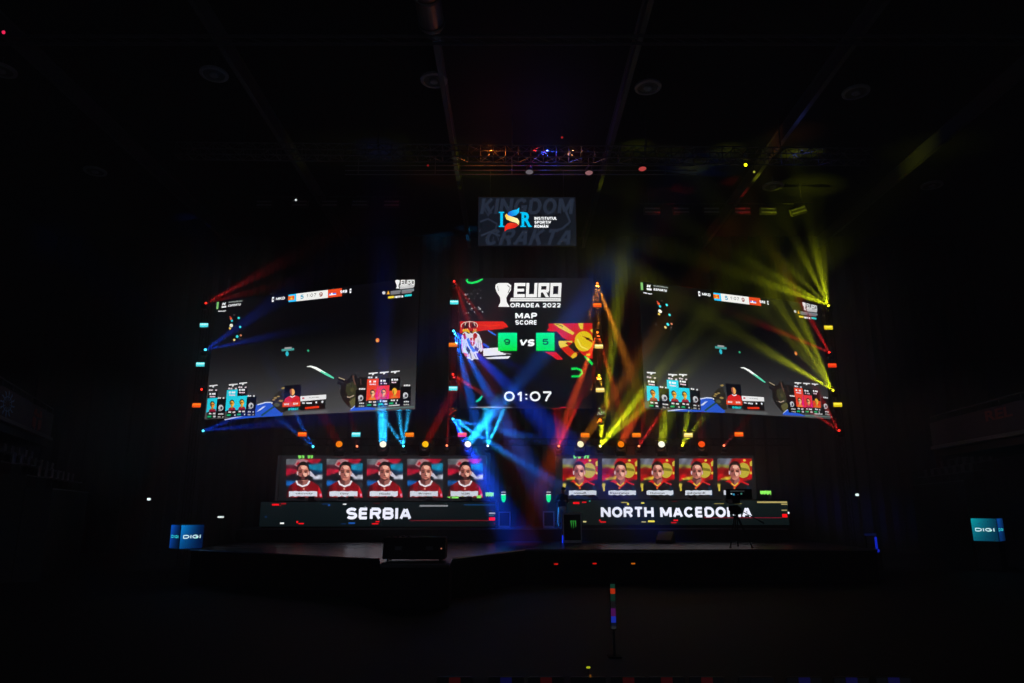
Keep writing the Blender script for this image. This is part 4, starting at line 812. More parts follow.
rows = [
 ('beam', 313, 446.5, 'cyan', 'light blue beam light on the low truss, at its left end', [(-16, -30, 4, 7, 'b', -1), (-30, -24, 6, 4, 'b', -1)]),
 ('beam', 357, 446.2, 'tinyorange', 'tiny orange beam light on the low truss, above the second Serbian portrait', [(-8, -40, 8, .6, 'r', -1)]),
 ('beam', 403.4, 446, 'cyan', 'light blue beam light on the low truss, above the third Serbian portrait', [(-19, -26, 5, 18, 'c', -1.4), (-5, -36, 5, 22, 'c', -1.5), (6, -36, 5, 20, 'c', -1.5)]),
 ('beam', 446.8, 445.4, 'tinyorange', 'tiny orange beam light on the low truss, left of the last Serbian portrait', [(4, -50, 5, 2.0, 'r')]),
 ('beam', 487.8, 445.6, 'coolwhite', 'bluish white beam light on the low truss, between the two portrait screens', [(-2, -28, 7, 42, 'c', -1.0), (19, -42, 5, 34, 'c', -1), (4, -36, 4, 10, 'b', -.8)]),
 ('beam', 558.8, 446, 'tinyorange', 'orange beam light on the low truss, above the left end of the right portrait screen', [(-6, -46, 5, 4, 'r', -1.6), (14, -50, 4, 6, 'r', -1), (30, -64, 4, 9, 'r', -1), (1, -60, 4, 3, 'r', -1.8)]),
 ('beam', 600.3, 446, 'yellowwhite', 'bright yellow beam light on the low truss, above the first Macedonian portrait', [(1, -40, 6, 24, 'y', -.6), (5, -44, 4, 10, 'y'), (26, -32, 7, 46, 'y', -.5), (52, -46, 8, 14, 'y'), (70, -120, 12, 5, 'y')]),
 ('beam', 639, 446, 'tinyorange', 'orange beam light on the low truss, above the second Macedonian portrait', [(26, -38, 5, 7, 'r', -1.4), (6, -40, 5, 3, 'r', -1.4)]),
 ('beam', 682.3, 445.4, 'yellow', 'small yellow beam light on the low truss, above the fourth Macedonian portrait', [(5, -28, 7, 16, 'y', -1.5), (16, -20, 7, 14, 'y', -1.5)]),
 ('beam', 724, 445.4, 'tinyorange', 'orange beam light on the low truss, above the last Macedonian portrait', [(16, -18, 6, 1.6, 'r', -1.2)]),
 ('wash', 339, 444, 'amber', 'round amber wash light on the low truss, above the second Serbian portrait', [(-22, -38, 7, 1.6, 'r', -1.5)]),
 ('wash', 383, 444, 'white', 'round white wash light on the low truss throwing a broad blue beam straight up', [(-1, -44, 9, 110, 'c', -1.6), (-1, -130, 9, 11, 'B')]),
 ('wash', 425.5, 444, 'gold', 'round golden wash light on the low truss, above the fourth Serbian portrait', [(25, -46, 6, 4.5, 'r', -.2)]),
 ('wash', 468, 444, 'white', 'round white wash light on the low truss, above the last Serbian portrait', [(20, -27, 9, 95, 'c', -.9), (60, -72, 9, 40, 'b', -.5)]),
 ('wash', 580.6, 444, 'cream', 'round cream wash light on the low truss, above the first Macedonian portrait', [(22, -32, 6, 9, 'o')]),
 ('wash', 621, 444, 'amber', 'round amber wash light on the low truss, between cream and white wash lights', [(30, -56, 7, 24, 'R', -2.2), (6, -50, 6, 2, 'r', -1)]),
 ('wash', 661.6, 444, 'white', 'round white wash light on the low truss, above the third Macedonian portrait', [(4, -40, 7, 18, 'y', -1.7), (46, -130, 14, 4, 'y')]),
 ('wash', 701.6, 444, 'redorange', 'round red-orange wash light on the low truss, above the fourth Macedonian portrait', [(-2, -36, 8, 1.4, 'r', -1.5)]),
]
for r in rows: fixture(r[0], r[1], r[2], YT, r[3], r[4], r[5], 'beam lights on the low truss' if r[0] == 'beam' else 'round wash lights on the low truss')
# strobe panels
def strobe():
    t = thing('strobe_light', '', 'light')
    MB().box((0, 0, 0), (.46, .1, .26), bev=.02).build('housing', PLASTIC, t)
    MB().box((0, .18, 0), (.06, .3, .06)).build('clamp', PLASTIC, t)
    o = MB().box((0, -.052, .0), (.40, .012, .2), bev=.004).build('lamp_panel', CANW, t); o.material_slots[0].link = 'OBJECT'
    o = MB().box((0, -.06, .035), (.37, .008, .06), bev=.002).build('tube', CANW, t); o.material_slots[0].link = 'OBJECT'
    return t
SC = {'cyan': ((70, 220, 225), (190, 240, 240)), 'orange': ((235, 80, 20), (245, 130, 30)), 'amber': ((225, 105, 15), (240, 140, 30)), 'cream': ((235, 205, 100), (250, 240, 170)), 'yellow': ((225, 200, 20), (240, 228, 80)), 'red': ((225, 50, 15), (240, 80, 30)), 'magenta': ((235, 60, 150), (240, 120, 50))}
SM = {k: (emit('strobe_'+k, a, 1.25), emit('strobe_tube_'+k, b, 1.5)) for k, (a, b) in SC.items()}
sp = strobe()
sl = [(204.5, 325.4, 'cyan', 'upper cyan strobe panel on the '+LT), (200.8, 364.6, 'cyan', 'middle cyan strobe panel on the '+LT), (197, 405.4, 'orange', 'orange strobe panel, lowest on the '+LT),
      (454.3, 302.6, 'cyan', 'upper cyan strobe panel on the '+CLT), (453.2, 345, 'amber', 'orange strobe panel on the '+CLT), (453.2, 388.6, 'cyan', 'lower cyan strobe panel on the '+CLT),
      (597.2, 305.4, 'orange', 'orange strobe panel on the '+CRT), (598.7, 346.6, 'cream', 'upper cream strobe panel on the '+CRT), (600, 390.2, 'cream', 'lower cream strobe panel on the '+CRT),
      (828, 327.8, 'yellow', 'upper yellow strobe panel on the '+RT), (831.8, 365.6, 'red', 'red strobe panel on the '+RT), (837.2, 404.8, 'yellow', 'lower yellow strobe panel on the '+RT),
      (302.6, 434.4, 'orange', 'orange strobe panel above the first Serbian portrait'), (356.3, 434.6, 'cyan', 'pale cyan strobe panel above the second Serbian portrait'), (409.6, 434.8, 'amber', 'orange strobe panel above the gap of third and fourth Serbian portraits'), (462.3, 434.8, 'magenta', 'pink and orange strobe panel above the last Serbian portrait'),
      (585, 435.2, 'amber', 'orange strobe panel above the first Macedonian portrait'), (636.3, 435.2, 'amber', 'orange strobe panel above the second Macedonian portrait'), (688, 435.2, 'cream', 'cream strobe panel above the fourth Macedonian portrait'), (738.6, 434.4, 'orange', 'orange strobe panel above the last Macedonian portrait')]
for i, (px, py, c, lb) in enumerate(sl):
    o = sp if i == 0 else copy_tree(sp); o.location = P(px, py, YT); tag(o, lb, 'light', 'strobe panels')
    for chd in o.children:
        if chd.name.startswith('lamp_panel'): chd.material_slots[0].link = 'OBJECT'; chd.material_slots[0].material = SM[c][0]
        if chd.name.startswith('tube'): chd.material_slots[0].link = 'OBJECT'; chd.material_slots[0].material = SM[c][1]
# towers and trusses
def lattice(m, a, b, s, seg, r=.022, rd=.012, depth=None):
    a = Vector(a); b = Vector(b); d = (b-a); L = d.length; d.normalize()
    if abs(d.z) > .9: e1, e2 = Vector((1, 0, 0)), Vector((0, 1, 0))
    else: e1, e2 = Vector((0, 1, 0)), Vector((0, 0, 1))
    c = [(-1, -1), (1, -1), (1, 1), (-1, 1)]; off = [e1*(x*s/2)+e2*(y*s/2) for x, y in c]
    for o in off: m.tube(a+o, b+o, r, n=6)
    n = max(1, round(L/seg))
    for i in range(n):
        p0 = a+d*(L*i/n); p1 = a+d*(L*(i+1)/n)
        for k in range(4):
            o0, o1 = off[k], off[(k+1) % 4]
            if i % 2: o0, o1 = o1, o0
            m.tube(p0+o0, p1+o1, rd, n=5, cap=False)
            m.tube(p0+off[k], p0+off[(k+1) % 4], rd, n=5, cap=False)
for (px, py, lb, h) in ((201, 366, 'black lattice tower carrying lights beside the left screen', 295), (453.6, 350, 'black lattice tower left of the score screen', 275), (599, 350, 'black lattice tower right of the score screen', 275), (833, 366, 'black lattice tower carrying lights beside the right screen', 297)):
    q = P(px, py, YT+.45); z0 = P(285, 440, YT+.45).z+.075 if abs(q.x) < 12 else 0; top = P(px, h, YT+.45).z
    t = thing('light_tower', lb, 'truss tower', (q.x, YT+.48, z0), 0, 'light towers')
    m = MB(); lattice(m, (0, 0, .03), (0, 0, top-z0), .3, .4); m.build('lattice', BLACK, t); MB().box((0, 0, .015), (.7, .7, .03)).build('base_plate', BLACK, t)
a = P(285, 440, YT+.45); b = P(790, 440, YT+.45)
t = thing('low_truss', 'long low horizontal black truss carrying a row of lights above the portraits', 'truss', (0, YT+.5, a.z-.1))
m = MB(); lattice(m, (a.x, 0, 0), (b.x, 0, 0), .3, .4); m.build('lattice', BLACK, t)
# glitch tiles on the middle towers
for cx, cols, lb in ((453, [(190, 30, 20), (150, 20, 20), (180, 70, 30)], 'small LED tile with red glitch marks on the left middle tower'), (601, [(170, 210, 150), (90, 150, 60), (200, 200, 190)], 'small LED tile with pale green glitch marks on the right middle tower')):
    pl = plane_px(cx-4.5, 407.5, cx+4.5, 417.5, YT+.2); p = Pic(pl.L); p.rect(cx-4.5, 407.5, cx+4.5, 417.5, (8, 8, 9))
    rr = random.Random(int(cx))
    for i in range(12):
        x = cx-4+rr.random()*6.5; y = 408+rr.random()*8.5; p.rect(x, y, x+.6+rr.random()*1.6, y+.5+rr.random()*.7, cols[i % 3])
    screen('led_tile', lb, 'screen', pl, p, .08, .01)

# front lighting truss under the ceiling
YU = 29.0
a = P(178, 151, YU); b = P(872, 157, YU)
t = thing('lighting_truss', 'long box truss hanging across the hall under the ceiling above all screens', 'truss', (0, YU, a.z))
m = MB(); lattice(m, (a.x, 0, 0), (b.x, 0, b.z-a.z), .56, .56, .028, .016); m.build('lattice', ALU, t)
for x in (-12, -6, 0, 6, 12): MB().tube((x, 0, .2), (x, 0, CEIL-a.z-.05), .03, n=6).build('chain', BLACK, t)
zt = a.z
def truss_tint(px, col, e, lb):  # lamps added inside the truss to tint its bars where beams catch them
    q = P(px, 152, YU); t = thing('added_truss_light', lb, 'light', (q.x, YU, zt-.05), 0, 'small added lights inside the upper truss')
    MB().box((0, 0, 0), (.14, .14, .1), bev=.02).build('housing', PLASTIC, t)
    MB().lathe([(.05, .05), (.04, .075), (.01, .085)], 12).build('lens', emit('truss_tint', tuple(255*v**.45 for v in col), .12), t)
    li = bpy.data.lights.new('truss_tint', 'POINT'); li.energy = e; li.color = col; li.shadow_soft_size = .03
    lo = bpy.data.objects.new('truss_tint_source', li); COL.objects.link(lo); lo.location = (q.x, YU, zt+.12)
truss_tint(491, (1, .2, .02), 40, 'small added orange light inside the upper truss, above the left edge of the top screen')
truss_tint(547, (.04, .1, 1), 60, 'small added blue light inside the upper truss, above the middle of the top screen')
truss_tint(573, (1, .35, .1), 14, 'small added amber light inside the upper truss, right of the blue one')
truss_tint(535, (1, .02, .02), 12, 'small added red light inside the upper truss, left of the blue one')
truss_tint(802, (.1, .15, 1), 5, 'small added dim blue light inside the right part of the upper truss')
# pipes and down lights beneath it
m = MB(); z1 = P(512, 172.5, YU+.8).z
t = thing('light_pipe', 'thin black pipes hanging below the upper truss with three round lamps', 'pipe', (0, YU+.8, z1))
for dz in (-.1, .1, .34): m.tube((-7.6, 0, dz), (8.4, 0, dz), .022, n=6)
for x in (-7, -3.5, 0, 3.5, 7): m.tube((x, 0, -.1), (x, 0, .75), .018, n=5)
m.build('pipe_frame', GREYM, t)
for px, py, c, lb in ((529.4, 172.6, (95, 88, 95), 'pale round lamp below the upper truss, left of two others'), (589, 173.4, (130, 88, 92), 'pinkish round lamp below the upper truss, middle of three'), (642.5, 169.4, (165, 60, 58), 'red round lamp below the upper truss, right of the pinkish one')):
    q = P(px, py, YU+.5); t = thing('par_lamp', lb, 'lamp', q, 0, 'round lamps below the upper truss')
    d = Vector((0, -.28, -1)).normalized(); qq = d.to_track_quat('Z', 'Y')
    MB().lathe([(.06, -.34), (.14, -.3), (.18, -.05), (.195, .0), (.185, .0), (.16, -.06)], 20, (0, 0, 0), qq).build('can', PLASTIC, t)
    MB().lathe([(.165, -.045), (.1, -.03), (.01, -.025)], 20, (0, 0, 0), qq).build('lens', emit('par', c, 1.2), t)
    MB().tube((0, .05, .12), (0, .3, .12), .02).tube((0, .3, .1), (0, .3, .5), .02).build('yoke', PLASTIC, t)
# blinders on the rear pipe
q0 = P(652, 211, 36); 
def blinder():
    t = thing('blinder_light', '', 'light')
    m = MB(); m.box((0, 0, 0), (.9, .2, .42), bev=.03); m.build('housing', BLACK, t)
    for dz in (-.1, .1): MB().box((0, -.11, dz), (.8, .02, .08), bev=.01).build('reflector', LAMPM, t)
    MB().tube((0, .05, .2), (0, .05, .42), .03).build('clamp', BLACK, t)
    return t
bp_ = blinder()
for i, px in enumerate([265, 300, 330, 360, 392, 652, 681, 711, 742, 768, 798]):
    o = bp_ if i == 0 else copy_tree(bp_); q = P(px, 211 if i > 4 else 204, 36); o.location = q
    o.rotation_euler = (0, -.3 if i == 10 else 0, 0)
    tag(o, f'dim twin-bar blinder light on the rear pipe, {ORD[i] if i < 5 else ORD[i-5]} from the left over the {"left" if i < 5 else "right"} screen', 'light', 'blinders on the rear pipe')
for (xa, xb, py, lb) in ((255, 405, 204, 'thin black rear pipe above the left screen'), (640, 812, 211, 'thin black rear pipe above the right screen')):
    a = P(xa, py, 36); b = P(xb, py, 36); t = thing('rear_pipe', lb, 'pipe', (a.x, 36.05, a.z+.45))
    MB().tube((0, 0, 0), (b.x-a.x, 0, 0), .04).build('bar', BLACK, t)
    for x in (.5, b.x-a.x-.5): MB().tube((x, 0, 0), (x, 0, CEIL-a.z-.5), .015, n=5).build('cable', BLACK, t)
# tiny lit dots high up
for px, py, Y, c, r, k, lb in ((745.5, 165, 29, (235, 240, 20), .075, 1.6, 'tiny bright yellow lamp hanging from the right part of the upper truss'), (754, 172, 29, (150, 150, 50), .05, .7, 'tiny dim yellow lamp just below the bright yellow one'), (296, 200, 34.5, (170, 180, 180), .06, .8, 'tiny white lamp high above the left screen'),
                              (562, 137.5, 29, (150, 30, 30), .05, .5, 'tiny red lamp just above the upper truss'), (428, 165.5, 29.5, (120, 20, 20), .05, .5, 'tiny red lamp under the upper truss, left of the top screen'), (4, 32.5, 20, (200, 30, 70), .06, .8, 'tiny magenta lamp high at the left edge of the ceiling')):
    q = P(px, py, Y); t = thing('pin_lamp', lb, 'lamp', q, 0)
    MB().lathe([(.03, -.1), (r, -.06), (r*1.15, .02)], 12, (0, 0, 0), Vector((0, -1, -.3)).to_track_quat('Z', 'Y')).build('housing', PLASTIC, t)
    MB().lathe([(r, .021), (r*.8, .04), (.005, .05)], 12, (0, 0, 0), Vector((0, -1, -.3)).to_track_quat('Z', 'Y')).build('lens', emit('pin', c, k*2), t)
    MB().tube((0, 0, .04), (0, 0, .4), .012).build('hanger', PLASTIC, t)

# ================================================================== THINGS ON AND AROUND THE STAGE
# lit cube signs
def cube_sign(px, py, zb, s, rot, side, tcol, bcol, scol, label):
    q = G(px, py, zb); t = thing('cube_sign', label, 'sign', (q.x, q.y+.3, 0), rot, 'lit cube signs')
    if side > 0: MB().box((0, 0, zb/2), (s*.9, s*.9, zb), bev=.02).build('plinth', BLACK, t)
    else: t.location.z = zb; zb = 0
    MB().box((0, 0, zb+s/2), (s, s, s*1.02)).build('cube_body', BLACK, t)
    p = Pic(); W = s*.97
    def gf(u, v):
        k = (u if side > 0 else 1-u)
        k = max(0, 1-1.15*u) if side < 0 else max(0, 1-.9*u)
        return tuple(b+(a-b)*k*(.45+.55*(1-v)) for a, b in zip(tcol, bcol))
    p.m = lambda x, y: (-W/2+W*x, W*(1-y))
    p.grid(0, 0, 1, 1, 8, 8, gf)
    p.caps('DIGI', .12, .42, .9, .58, (205, 240, 245), .24)
    p.poly([(.66, .58), (.72, .5), (.76, .58)], (150, 230, 210)); 
    p.build('front_picture', VIDEO_NEAR, t, (0, -s/2-.004, zb+.02))
    p = Pic(); p.m = lambda x, y: (-W/2+W*x, W*(1-y))
    p.grid(0, 0, 1, 1, 4, 6, lambda u, v: tuple(c*(1-.75*abs(u-(0 if side < 0 else .3)))*(1-.35*v) for c in scol))
    p.caps('DIGI', .1, .43, .9, .56, (50, 205, 212), .24)
    o = p.build('side_picture', VIDEO_NEAR, t, (side*(s/2+.004), 0, zb+.02)); o.rotation_euler = (0, 0, side*PI/2)
    return t
cube_sign(182, 549, SZ, .86, math.radians(47), -1, (10, 125, 205), (2, 22, 60), (10, 80, 190), 'blue lit cube sign reading DIGI at the left end of the stage')
cube_sign(994, 541.5, SZ, 1.0, math.radians(-47), 1, (12, 150, 160), (3, 40, 66), (10, 70, 150), 'teal lit cube sign reading DIGI at the far right beyond the stage')
# big black case in front
q = G(413.5, 561.5, SZ); w = 60*q.y/F; h = P(413, 537.5, q.y).z-SZ
t = thing('road_case', 'wide black equipment case standing at the front of the stage', 'case', (q.x, q.y+.35, SZ))
MB().box((0, 0, h*.5+.03), (w, .7, h-.06), bev=.02).build('case_body', RUBBER, t)
for sx in (-1, 1):
    for sy in (-1, 1): MB().tube((sx*w*.42-.03, sy*.25, .03), (sx*w*.42+.03, sy*.25, .03), .03, n=10).build('caster', RUBBER, t)
m = MB()
for sx in (-1, 1): m.box((sx*w*.25, -.36, h*.55), (.2, .02, .12), bev=.01)
m.build('latch', PLASTIC, t)
MB().box((w*.44, -.365, h*.54), (.035, .02, .035), bev=.005).build('indicator', emit('ind', (210, 130, 100), .7), t)
for k in range(4): MB().lathe([(.0, 0), (.05, .002), (.05, .045), (.03, .06)], 10, (-w*.38+k*.16+.02*(k % 2), -.1, h)).build('knob', LAMPD, t)
# stage monitor wedge
q = G(667.5, 543.6, SZ); t = thing('stage_monitor', 'black wedge floor monitor on the stage, right of the tall cooler', 'speaker', (q.x, q.y+.35, SZ), math.radians(-28))
MB().xprism([(-.32, .0), (.3, .0), (.3, .3), (.14, .46), (-.3, .12)], -.34, .34).build('cabinet', PLASTIC, t)
MB().xprism([(-.315, .13), (.13, .468), (.12, .478), (-.325, .14)], -.31, .31).build('grille', GREYM, t)
# standing work lights
for px, py, yb, lb in ((149, 499.4, 560, 'white light on a thin stand left of the stage'), (857, 495, 560, 'white light on a thin stand right of the stage')):
    q = P(px, py, 34.6); t = thing('stand_light', lb, 'lamp', (q.x, q.y, 0), 0, 'white lights on stands')
    MB().tube((0, 0, .3), (0, 0, q.z-.08), .018).build('pole', PLASTIC, t)
    for i in range(3):
        a_ = 2*PI*i/3; MB().tube((0, 0, .5), (.4*math.cos(a_), .4*math.sin(a_), .01), .014).build('leg', PLASTIC, t)
    MB().box((0, .03, q.z), (.2, .08, .16), bev=.02).build('housing', PLASTIC, t); MB().box((0, -.02, q.z+.01), (.15, .02, .1), bev=.01).build('lens', emit('worklight', (225, 245, 250), 1.8), t)
q = P(221, 517, 33); t = thing('exit_sign', 'small white lit sign low beside the left end of the SERBIA desk', 'sign', q)
MB().box((0, 0, 0), (.34, .05, .12), bev=.01).tube((0, .02, -.06), (0, .02, SZ-q.z), .012).build('housing', PLASTIC, t); MB().box((0, -.03, 0), (.27, .012, .07), bev=.004).build('lit_face', emit('exitface', (215, 225, 225), 1.5), t)
# blue lit frame
q = G(872, 552.4, 1.0); t = thing('blue_light_box', 'blue-lit upright light box at the right end of the stage', 'light', (q.x, q.y, 0))
MB().box((0, .1, .49), (.6, .5, .98), bev=.02).build('plinth', BLACK, t)
BL = emit('blue_box', (12, 28, 150), 1.4); BD = emit('blue_box_dim', (6, 10, 42), 1.2)
MB().box((.1, 0, 1.07), (.36, .12, .12), bev=.02).build('lower_tube', BL, t); MB().box((.2, 0, 1.36), (.075, .08, .44), bev=.02).build('side_tube', BL, t); MB().box((0, 0, 1.66), (.46, .07, .08), bev=.02).build('top_tube', BD, t); MB().box((-.2, 0, 1.36), (.05, .07, .5)).build('frame', PLASTIC, t)
# vertical multicolour strip standing on the floor
q = P(612.5, 584, 14.2); zb = P(613, 629, 14.2).z
t = thing('colour_bar_screen', 'thin upright strip of coloured light standing on the floor before the stage', 'light', (q.x, 14.2, 0))
h = q.z-zb; MB().box((0, .03, zb+h/2), (.12, .05, h+.04), bev=.01).build('housing', PLASTIC, t)
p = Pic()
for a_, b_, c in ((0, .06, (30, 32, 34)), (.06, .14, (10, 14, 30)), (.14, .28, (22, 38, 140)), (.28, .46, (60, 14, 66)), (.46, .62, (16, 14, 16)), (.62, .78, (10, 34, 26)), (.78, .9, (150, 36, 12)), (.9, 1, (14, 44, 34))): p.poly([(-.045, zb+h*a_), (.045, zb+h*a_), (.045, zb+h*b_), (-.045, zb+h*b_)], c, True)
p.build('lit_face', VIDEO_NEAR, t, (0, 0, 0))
MB().tube((0, .03, .02), (0, .03, zb), .025).build('pole', PLASTIC, t); MB().box((0, .03, .012), (.24, .24, .024), bev=.008).build('base_plate', DRAPE, t)

# broadcast camera on tripod
q = G(735, 548, SZ); Yc = q.y+.55; c0 = P(734.5, 495, Yc)
t = thing('tripod', 'black video tripod standing at the right front of the stage', 'tripod', (c0.x, Yc, SZ))
hz = P(737, 510, Yc).z-SZ
MB().lathe([(.1, hz-.12), (.13, hz), (.13, hz+.12), (.1, hz+.18)], 14).box((0, 0, hz-.02), (.42, .22, .3), bev=.05).box((-.16, 0, hz+.06), (.2, .16, .22), bev=.04).build('head', RUBBER, t)
for i, a_ in enumerate((-2.3, -.85, 1.3)):
    e = Vector((.62*math.cos(a_), .55*math.sin(a_), .02)); e2 = Vector((0, 0, hz-.12)).lerp(e, .5)
    m = MB(); pv = Vector((-math.sin(a_), math.cos(a_), 0))*.035
    m.tube(Vector((0, 0, hz-.12))+pv, e2+pv, .022).tube(Vector((0, 0, hz-.12))-pv, e2-pv, .022).tube(e2, e, .024)
    o = m.build('leg', RUBBER, t); MB().lathe([(.045, -.018), (.045, .02), (.02, .04)], 10, e).build('rubber_foot', RUBBER, o)
m = MB().tube((.08, 0, hz+.05), (.95, -.35, hz-.5), .017); m.tube((.8, -.29, hz-.4), (.95, -.35, hz-.5), .028); m.build('pan_handle', RUBBER, t)
t = thing('video_camera', 'black broadcast video camera with a small viewfinder picture, mounted on the tripod', 'camera', (c0.x, Yc, SZ+hz+.182))
MB().box((0, .12, .2), (.3, .62, .3), bev=.03).build('camera_body', RUBBER, t)
MB().lathe([(.09, 0), (.1, .2), (.13, .32), (.13, .42)], 16, (0, .42, .2), Vector((0, 1, 0)).to_track_quat('Z', 'Y')).build('lens', RUBBER, t)
v = MB().box((.1, -.25, .42), (1.0, .06, .38), bev=.02).box((0, -.1, .37), (.1, .3, .06)).build('viewfinder', RUBBER, t)
p = Pic()
for x, z, w_, h_, c in ((-.3, .1, .56, .02, (60, 66, 68)), (-.28, -.02, .06, .05, (150, 185, 190)), (-.2, -.05, .07, .07, (45, 130, 170)), (.1, -.02, .06, .06, (60, 120, 105)), (-.02, -.04, .03, .03, (60, 50, 70))):
    p.poly([(x, z), (x+w_, z), (x+w_, z+h_), (x, z+h_)], c, True)
p.build('viewfinder_picture', VIDEO_NEAR, v, (.05, -.282, .42))
MB().tube((-.06, .3, .36), (-.06, -.1, .36), .02).build('top_handle', RUBBER, t)

# ------------------------------------------------------------------ standing person
def person():
    feet = P(560.5, 523.5, 33.2); bx, by = P(562, 505, 33.0).x, 32.95
    t = thing('person', 'person in black hoodie and khaki trousers standing behind the tall cooler', 'person', (bx, by, RZ))
    V = []; E_ = []; Rr = []
    def add(p_, r, par=None):
        V.append(Vector(p_)); Rr.append(r)
        if par is not None: E_.append((par, len(V)-1))
        return len(V)-1
    pel = add((0, 0, .98), .155); sp_ = add((0, .01, 1.15), .14, pel); chs = add((.02, .0, 1.33), .165, sp_); nb = add((.03, -.02, 1.47), .085, chs); nk = add((.04, -.03, 1.54), .06, nb)
    hd = add((.05, -.05, 1.62), .085, nk); ht = add((.06, -.05, 1.71), .09, hd); h2 = add((.06, -.05, 1.77), .06, ht)
    for s in (-1, 1):
        hip = add((s*.1, 0, .9), .105, pel); kn = add((s*.13-.02, -.03, .5), .065, hip); ak = add((s*.14-.03, .02, .1), .045, kn); ft = add((s*.15-.03, -.13, .045), .042, ak)
        sh = add((.02+s*.19, 0, 1.41), .075, chs)
        if s < 0: el = add((-.27, -.05, 1.14), .05, sh); wr = add((-.18, -.26, 1.2), .033, el); pm = add((-.14, -.33, 1.22), .034, wr); d = Vector((.45, -.85, .15))
        else: el = add((.27, -.04, 1.13), .05, sh); wr = add((.16, -.25, 1.18), .033, el); pm = add((.1, -.31, 1.2), .034, wr); d = Vector((-.5, -.8, .15))
        d.normalize(); sd = d.cross(Vector((0, 0, 1))).normalized()
        for i, L in enumerate((.07, .085, .08, .06)):
            o = V[pm]+sd*((i-1.5)*.021)+d*.03; k1 = add(o, .01, pm); k2 = add(o+d*L*.55+Vector((0, 0, -.008)), .009, k1); add(o+d*L+Vector((0, 0, -.03)), .008, k2)
        o = V[pm]+sd*(.035*(-s))+d*.0; k1 = add(o, .011, pm); add(o+d*.045+sd*(-s*.015), .009, k1)
    me = bpy.data.meshes.new('body'); me.from_pydata([tuple(v) for v in V], E_, [])
    ob = bpy.data.objects.new('body', me); COL.objects.link(ob)
    md = ob.modifiers.new('s', 'SKIN'); md.use_smooth_shade = True
    for i, sv in enumerate(me.skin_vertices[0].data): sv.radius = (Rr[i], Rr[i]*(.72 if i in (0, 1, 2) else 1)); sv.use_root = (i == 0)
    sb = ob.modifiers.new('u', 'SUBSURF'); sb.levels = 1; sb.render_levels = 1
    dg = bpy.context.evaluated_depsgraph_get(); me2 = bpy.data.meshes.new_from_object(ob.evaluated_get(dg)); bpy.data.objects.remove(ob)
    for m_ in (SKIN, HOODIE, KHAKI, RUBBER): me2.materials.append(m_)
    for f_ in me2.polygons:
        c = f_.center
        if c.z < .11: f_.material_index = 3
        elif c.z < .95: f_.material_index = 2
        elif c.z > 1.53 or (c.y < -.25 and c.z < 1.4): f_.material_index = 0
        else: f_.material_index = 1
        f_.use_smooth = True
    b = bpy.data.objects.new('body', me2); COL.objects.link(b); b.parent = t
    hm = MB(); hm.lathe([(.092, -.02), (.104, .03), (.098, .075), (.06, .11), (.01, .122)], 16, (.062, -.035, 1.7)); hm.build('hair', HAIRM, t, True)
    fm = MB(); fm.xprism([(-.15, 1.655), (-.135, 1.69), (-.13, 1.655)], .05, .07)
    fm.build('nose', SKIN, t)
    for sx in (-1, 1):
        MB().lathe([(.004, -.004), (.011, 0), (.004, .004)], 8, (.06+sx*.032, -.14, 1.69), Vector((0, -1, 0)).to_track_quat('Z', 'Y')).build('eye', WTM, t)
        MB().box((.06+sx*.098, -.05, 1.68), (.018, .04, .06), bev=.006).build('ear', SKIN, t)
    MB().box((.06, -.138, 1.625), (.045, .01, .01), bev=.003).build('mouth', mat('lips', (.3, .1, .08)), t)
    return t
WTM = mat('eye_white', (.5, .5, .5), .3)
person()

# ================================================================== STANDS ON THE SIDES
def stand(px0, py0, Y0, dirv, L0, L1, side):
    A = P(px0, py0, Y0); d = Vector((*dirv, 0)).normalized()
    ang = math.atan2(d.y, d.x)
    t = thing('balcony', 'dim balcony of the %s stand with a printed parapet' % ('left' if side < 0 else 'right'), 'balcony', (A.x, A.y, 0), ang)
    L = L1-L0; cx = (L0+L1)/2; zt_ = A.z; s = 1 if side < 0 else -1     # local +y is left of travel
    MB().box((cx, s*.1, zt_+.62), (L, .12, 1.1)).build('parapet', BANNER, t)
    MB().box((cx, s*.08, zt_+.0), (L, .3, .16), bev=.02).build('ledge', GREYM, t)
    m = MB().tube((L0, s*.1, zt_+1.45), (L1, s*.1, zt_+1.45), .03)
    n = int(L/1.5)
    for i in range(n+1): m.tube((L0+L*i/n, s*.1, zt_+1.1), (L0+L*i/n, s*.1, zt_+1.45), .02)
    m.build('handrail', GREYM, t)
    MB().box((cx, s*1.6, zt_-.25), (L, 3.0, .3)).build('floor_slab', BLACK, t)
    return t, A, ang, s
t, A, ang, s_ = stand(0, 418, 26, (-.41, 1), -6, 9.2, -1)
# emblems on the left parapet
def on_par(x, z, m_, name, lb, pieces):
    o = thing(name, lb, 'banner', t.matrix_basis @ Vector((x, s_*.03, z)) if False else (A.x+math.cos(ang)*x+math.sin(ang)*.0, A.y+math.sin(ang)*x, z), ang)
    mm = MB()
    for pc in pieces: mm.add([(a*2.1, s_*.02, b) for a, b in pc]+[(a*2.1, s_*.02+.012, b) for a, b in pc], [tuple(range(len(pc))), tuple(reversed(range(len(pc), 2*len(pc))))]+[(i, (i+1) % len(pc), len(pc)+(i+1) % len(pc), len(pc)+i) for i in range(len(pc))])
    mm.build('emblem', m_, o); return o
sn = []
for i in range(12):
    a = 2*PI*i/12; sn.append([(.12*math.cos(a), .12*math.sin(a)), (.44*math.cos(a-.08), .44*math.sin(a-.08)), (.5*math.cos(a+.08), .5*math.sin(a+.08))])
    sn.append([(.28*math.cos(a), .28*math.sin(a)), (.3*math.cos(a+.45), .3*math.sin(a+.45)), (.24*math.cos(a+.45), .24*math.sin(a+.45))])
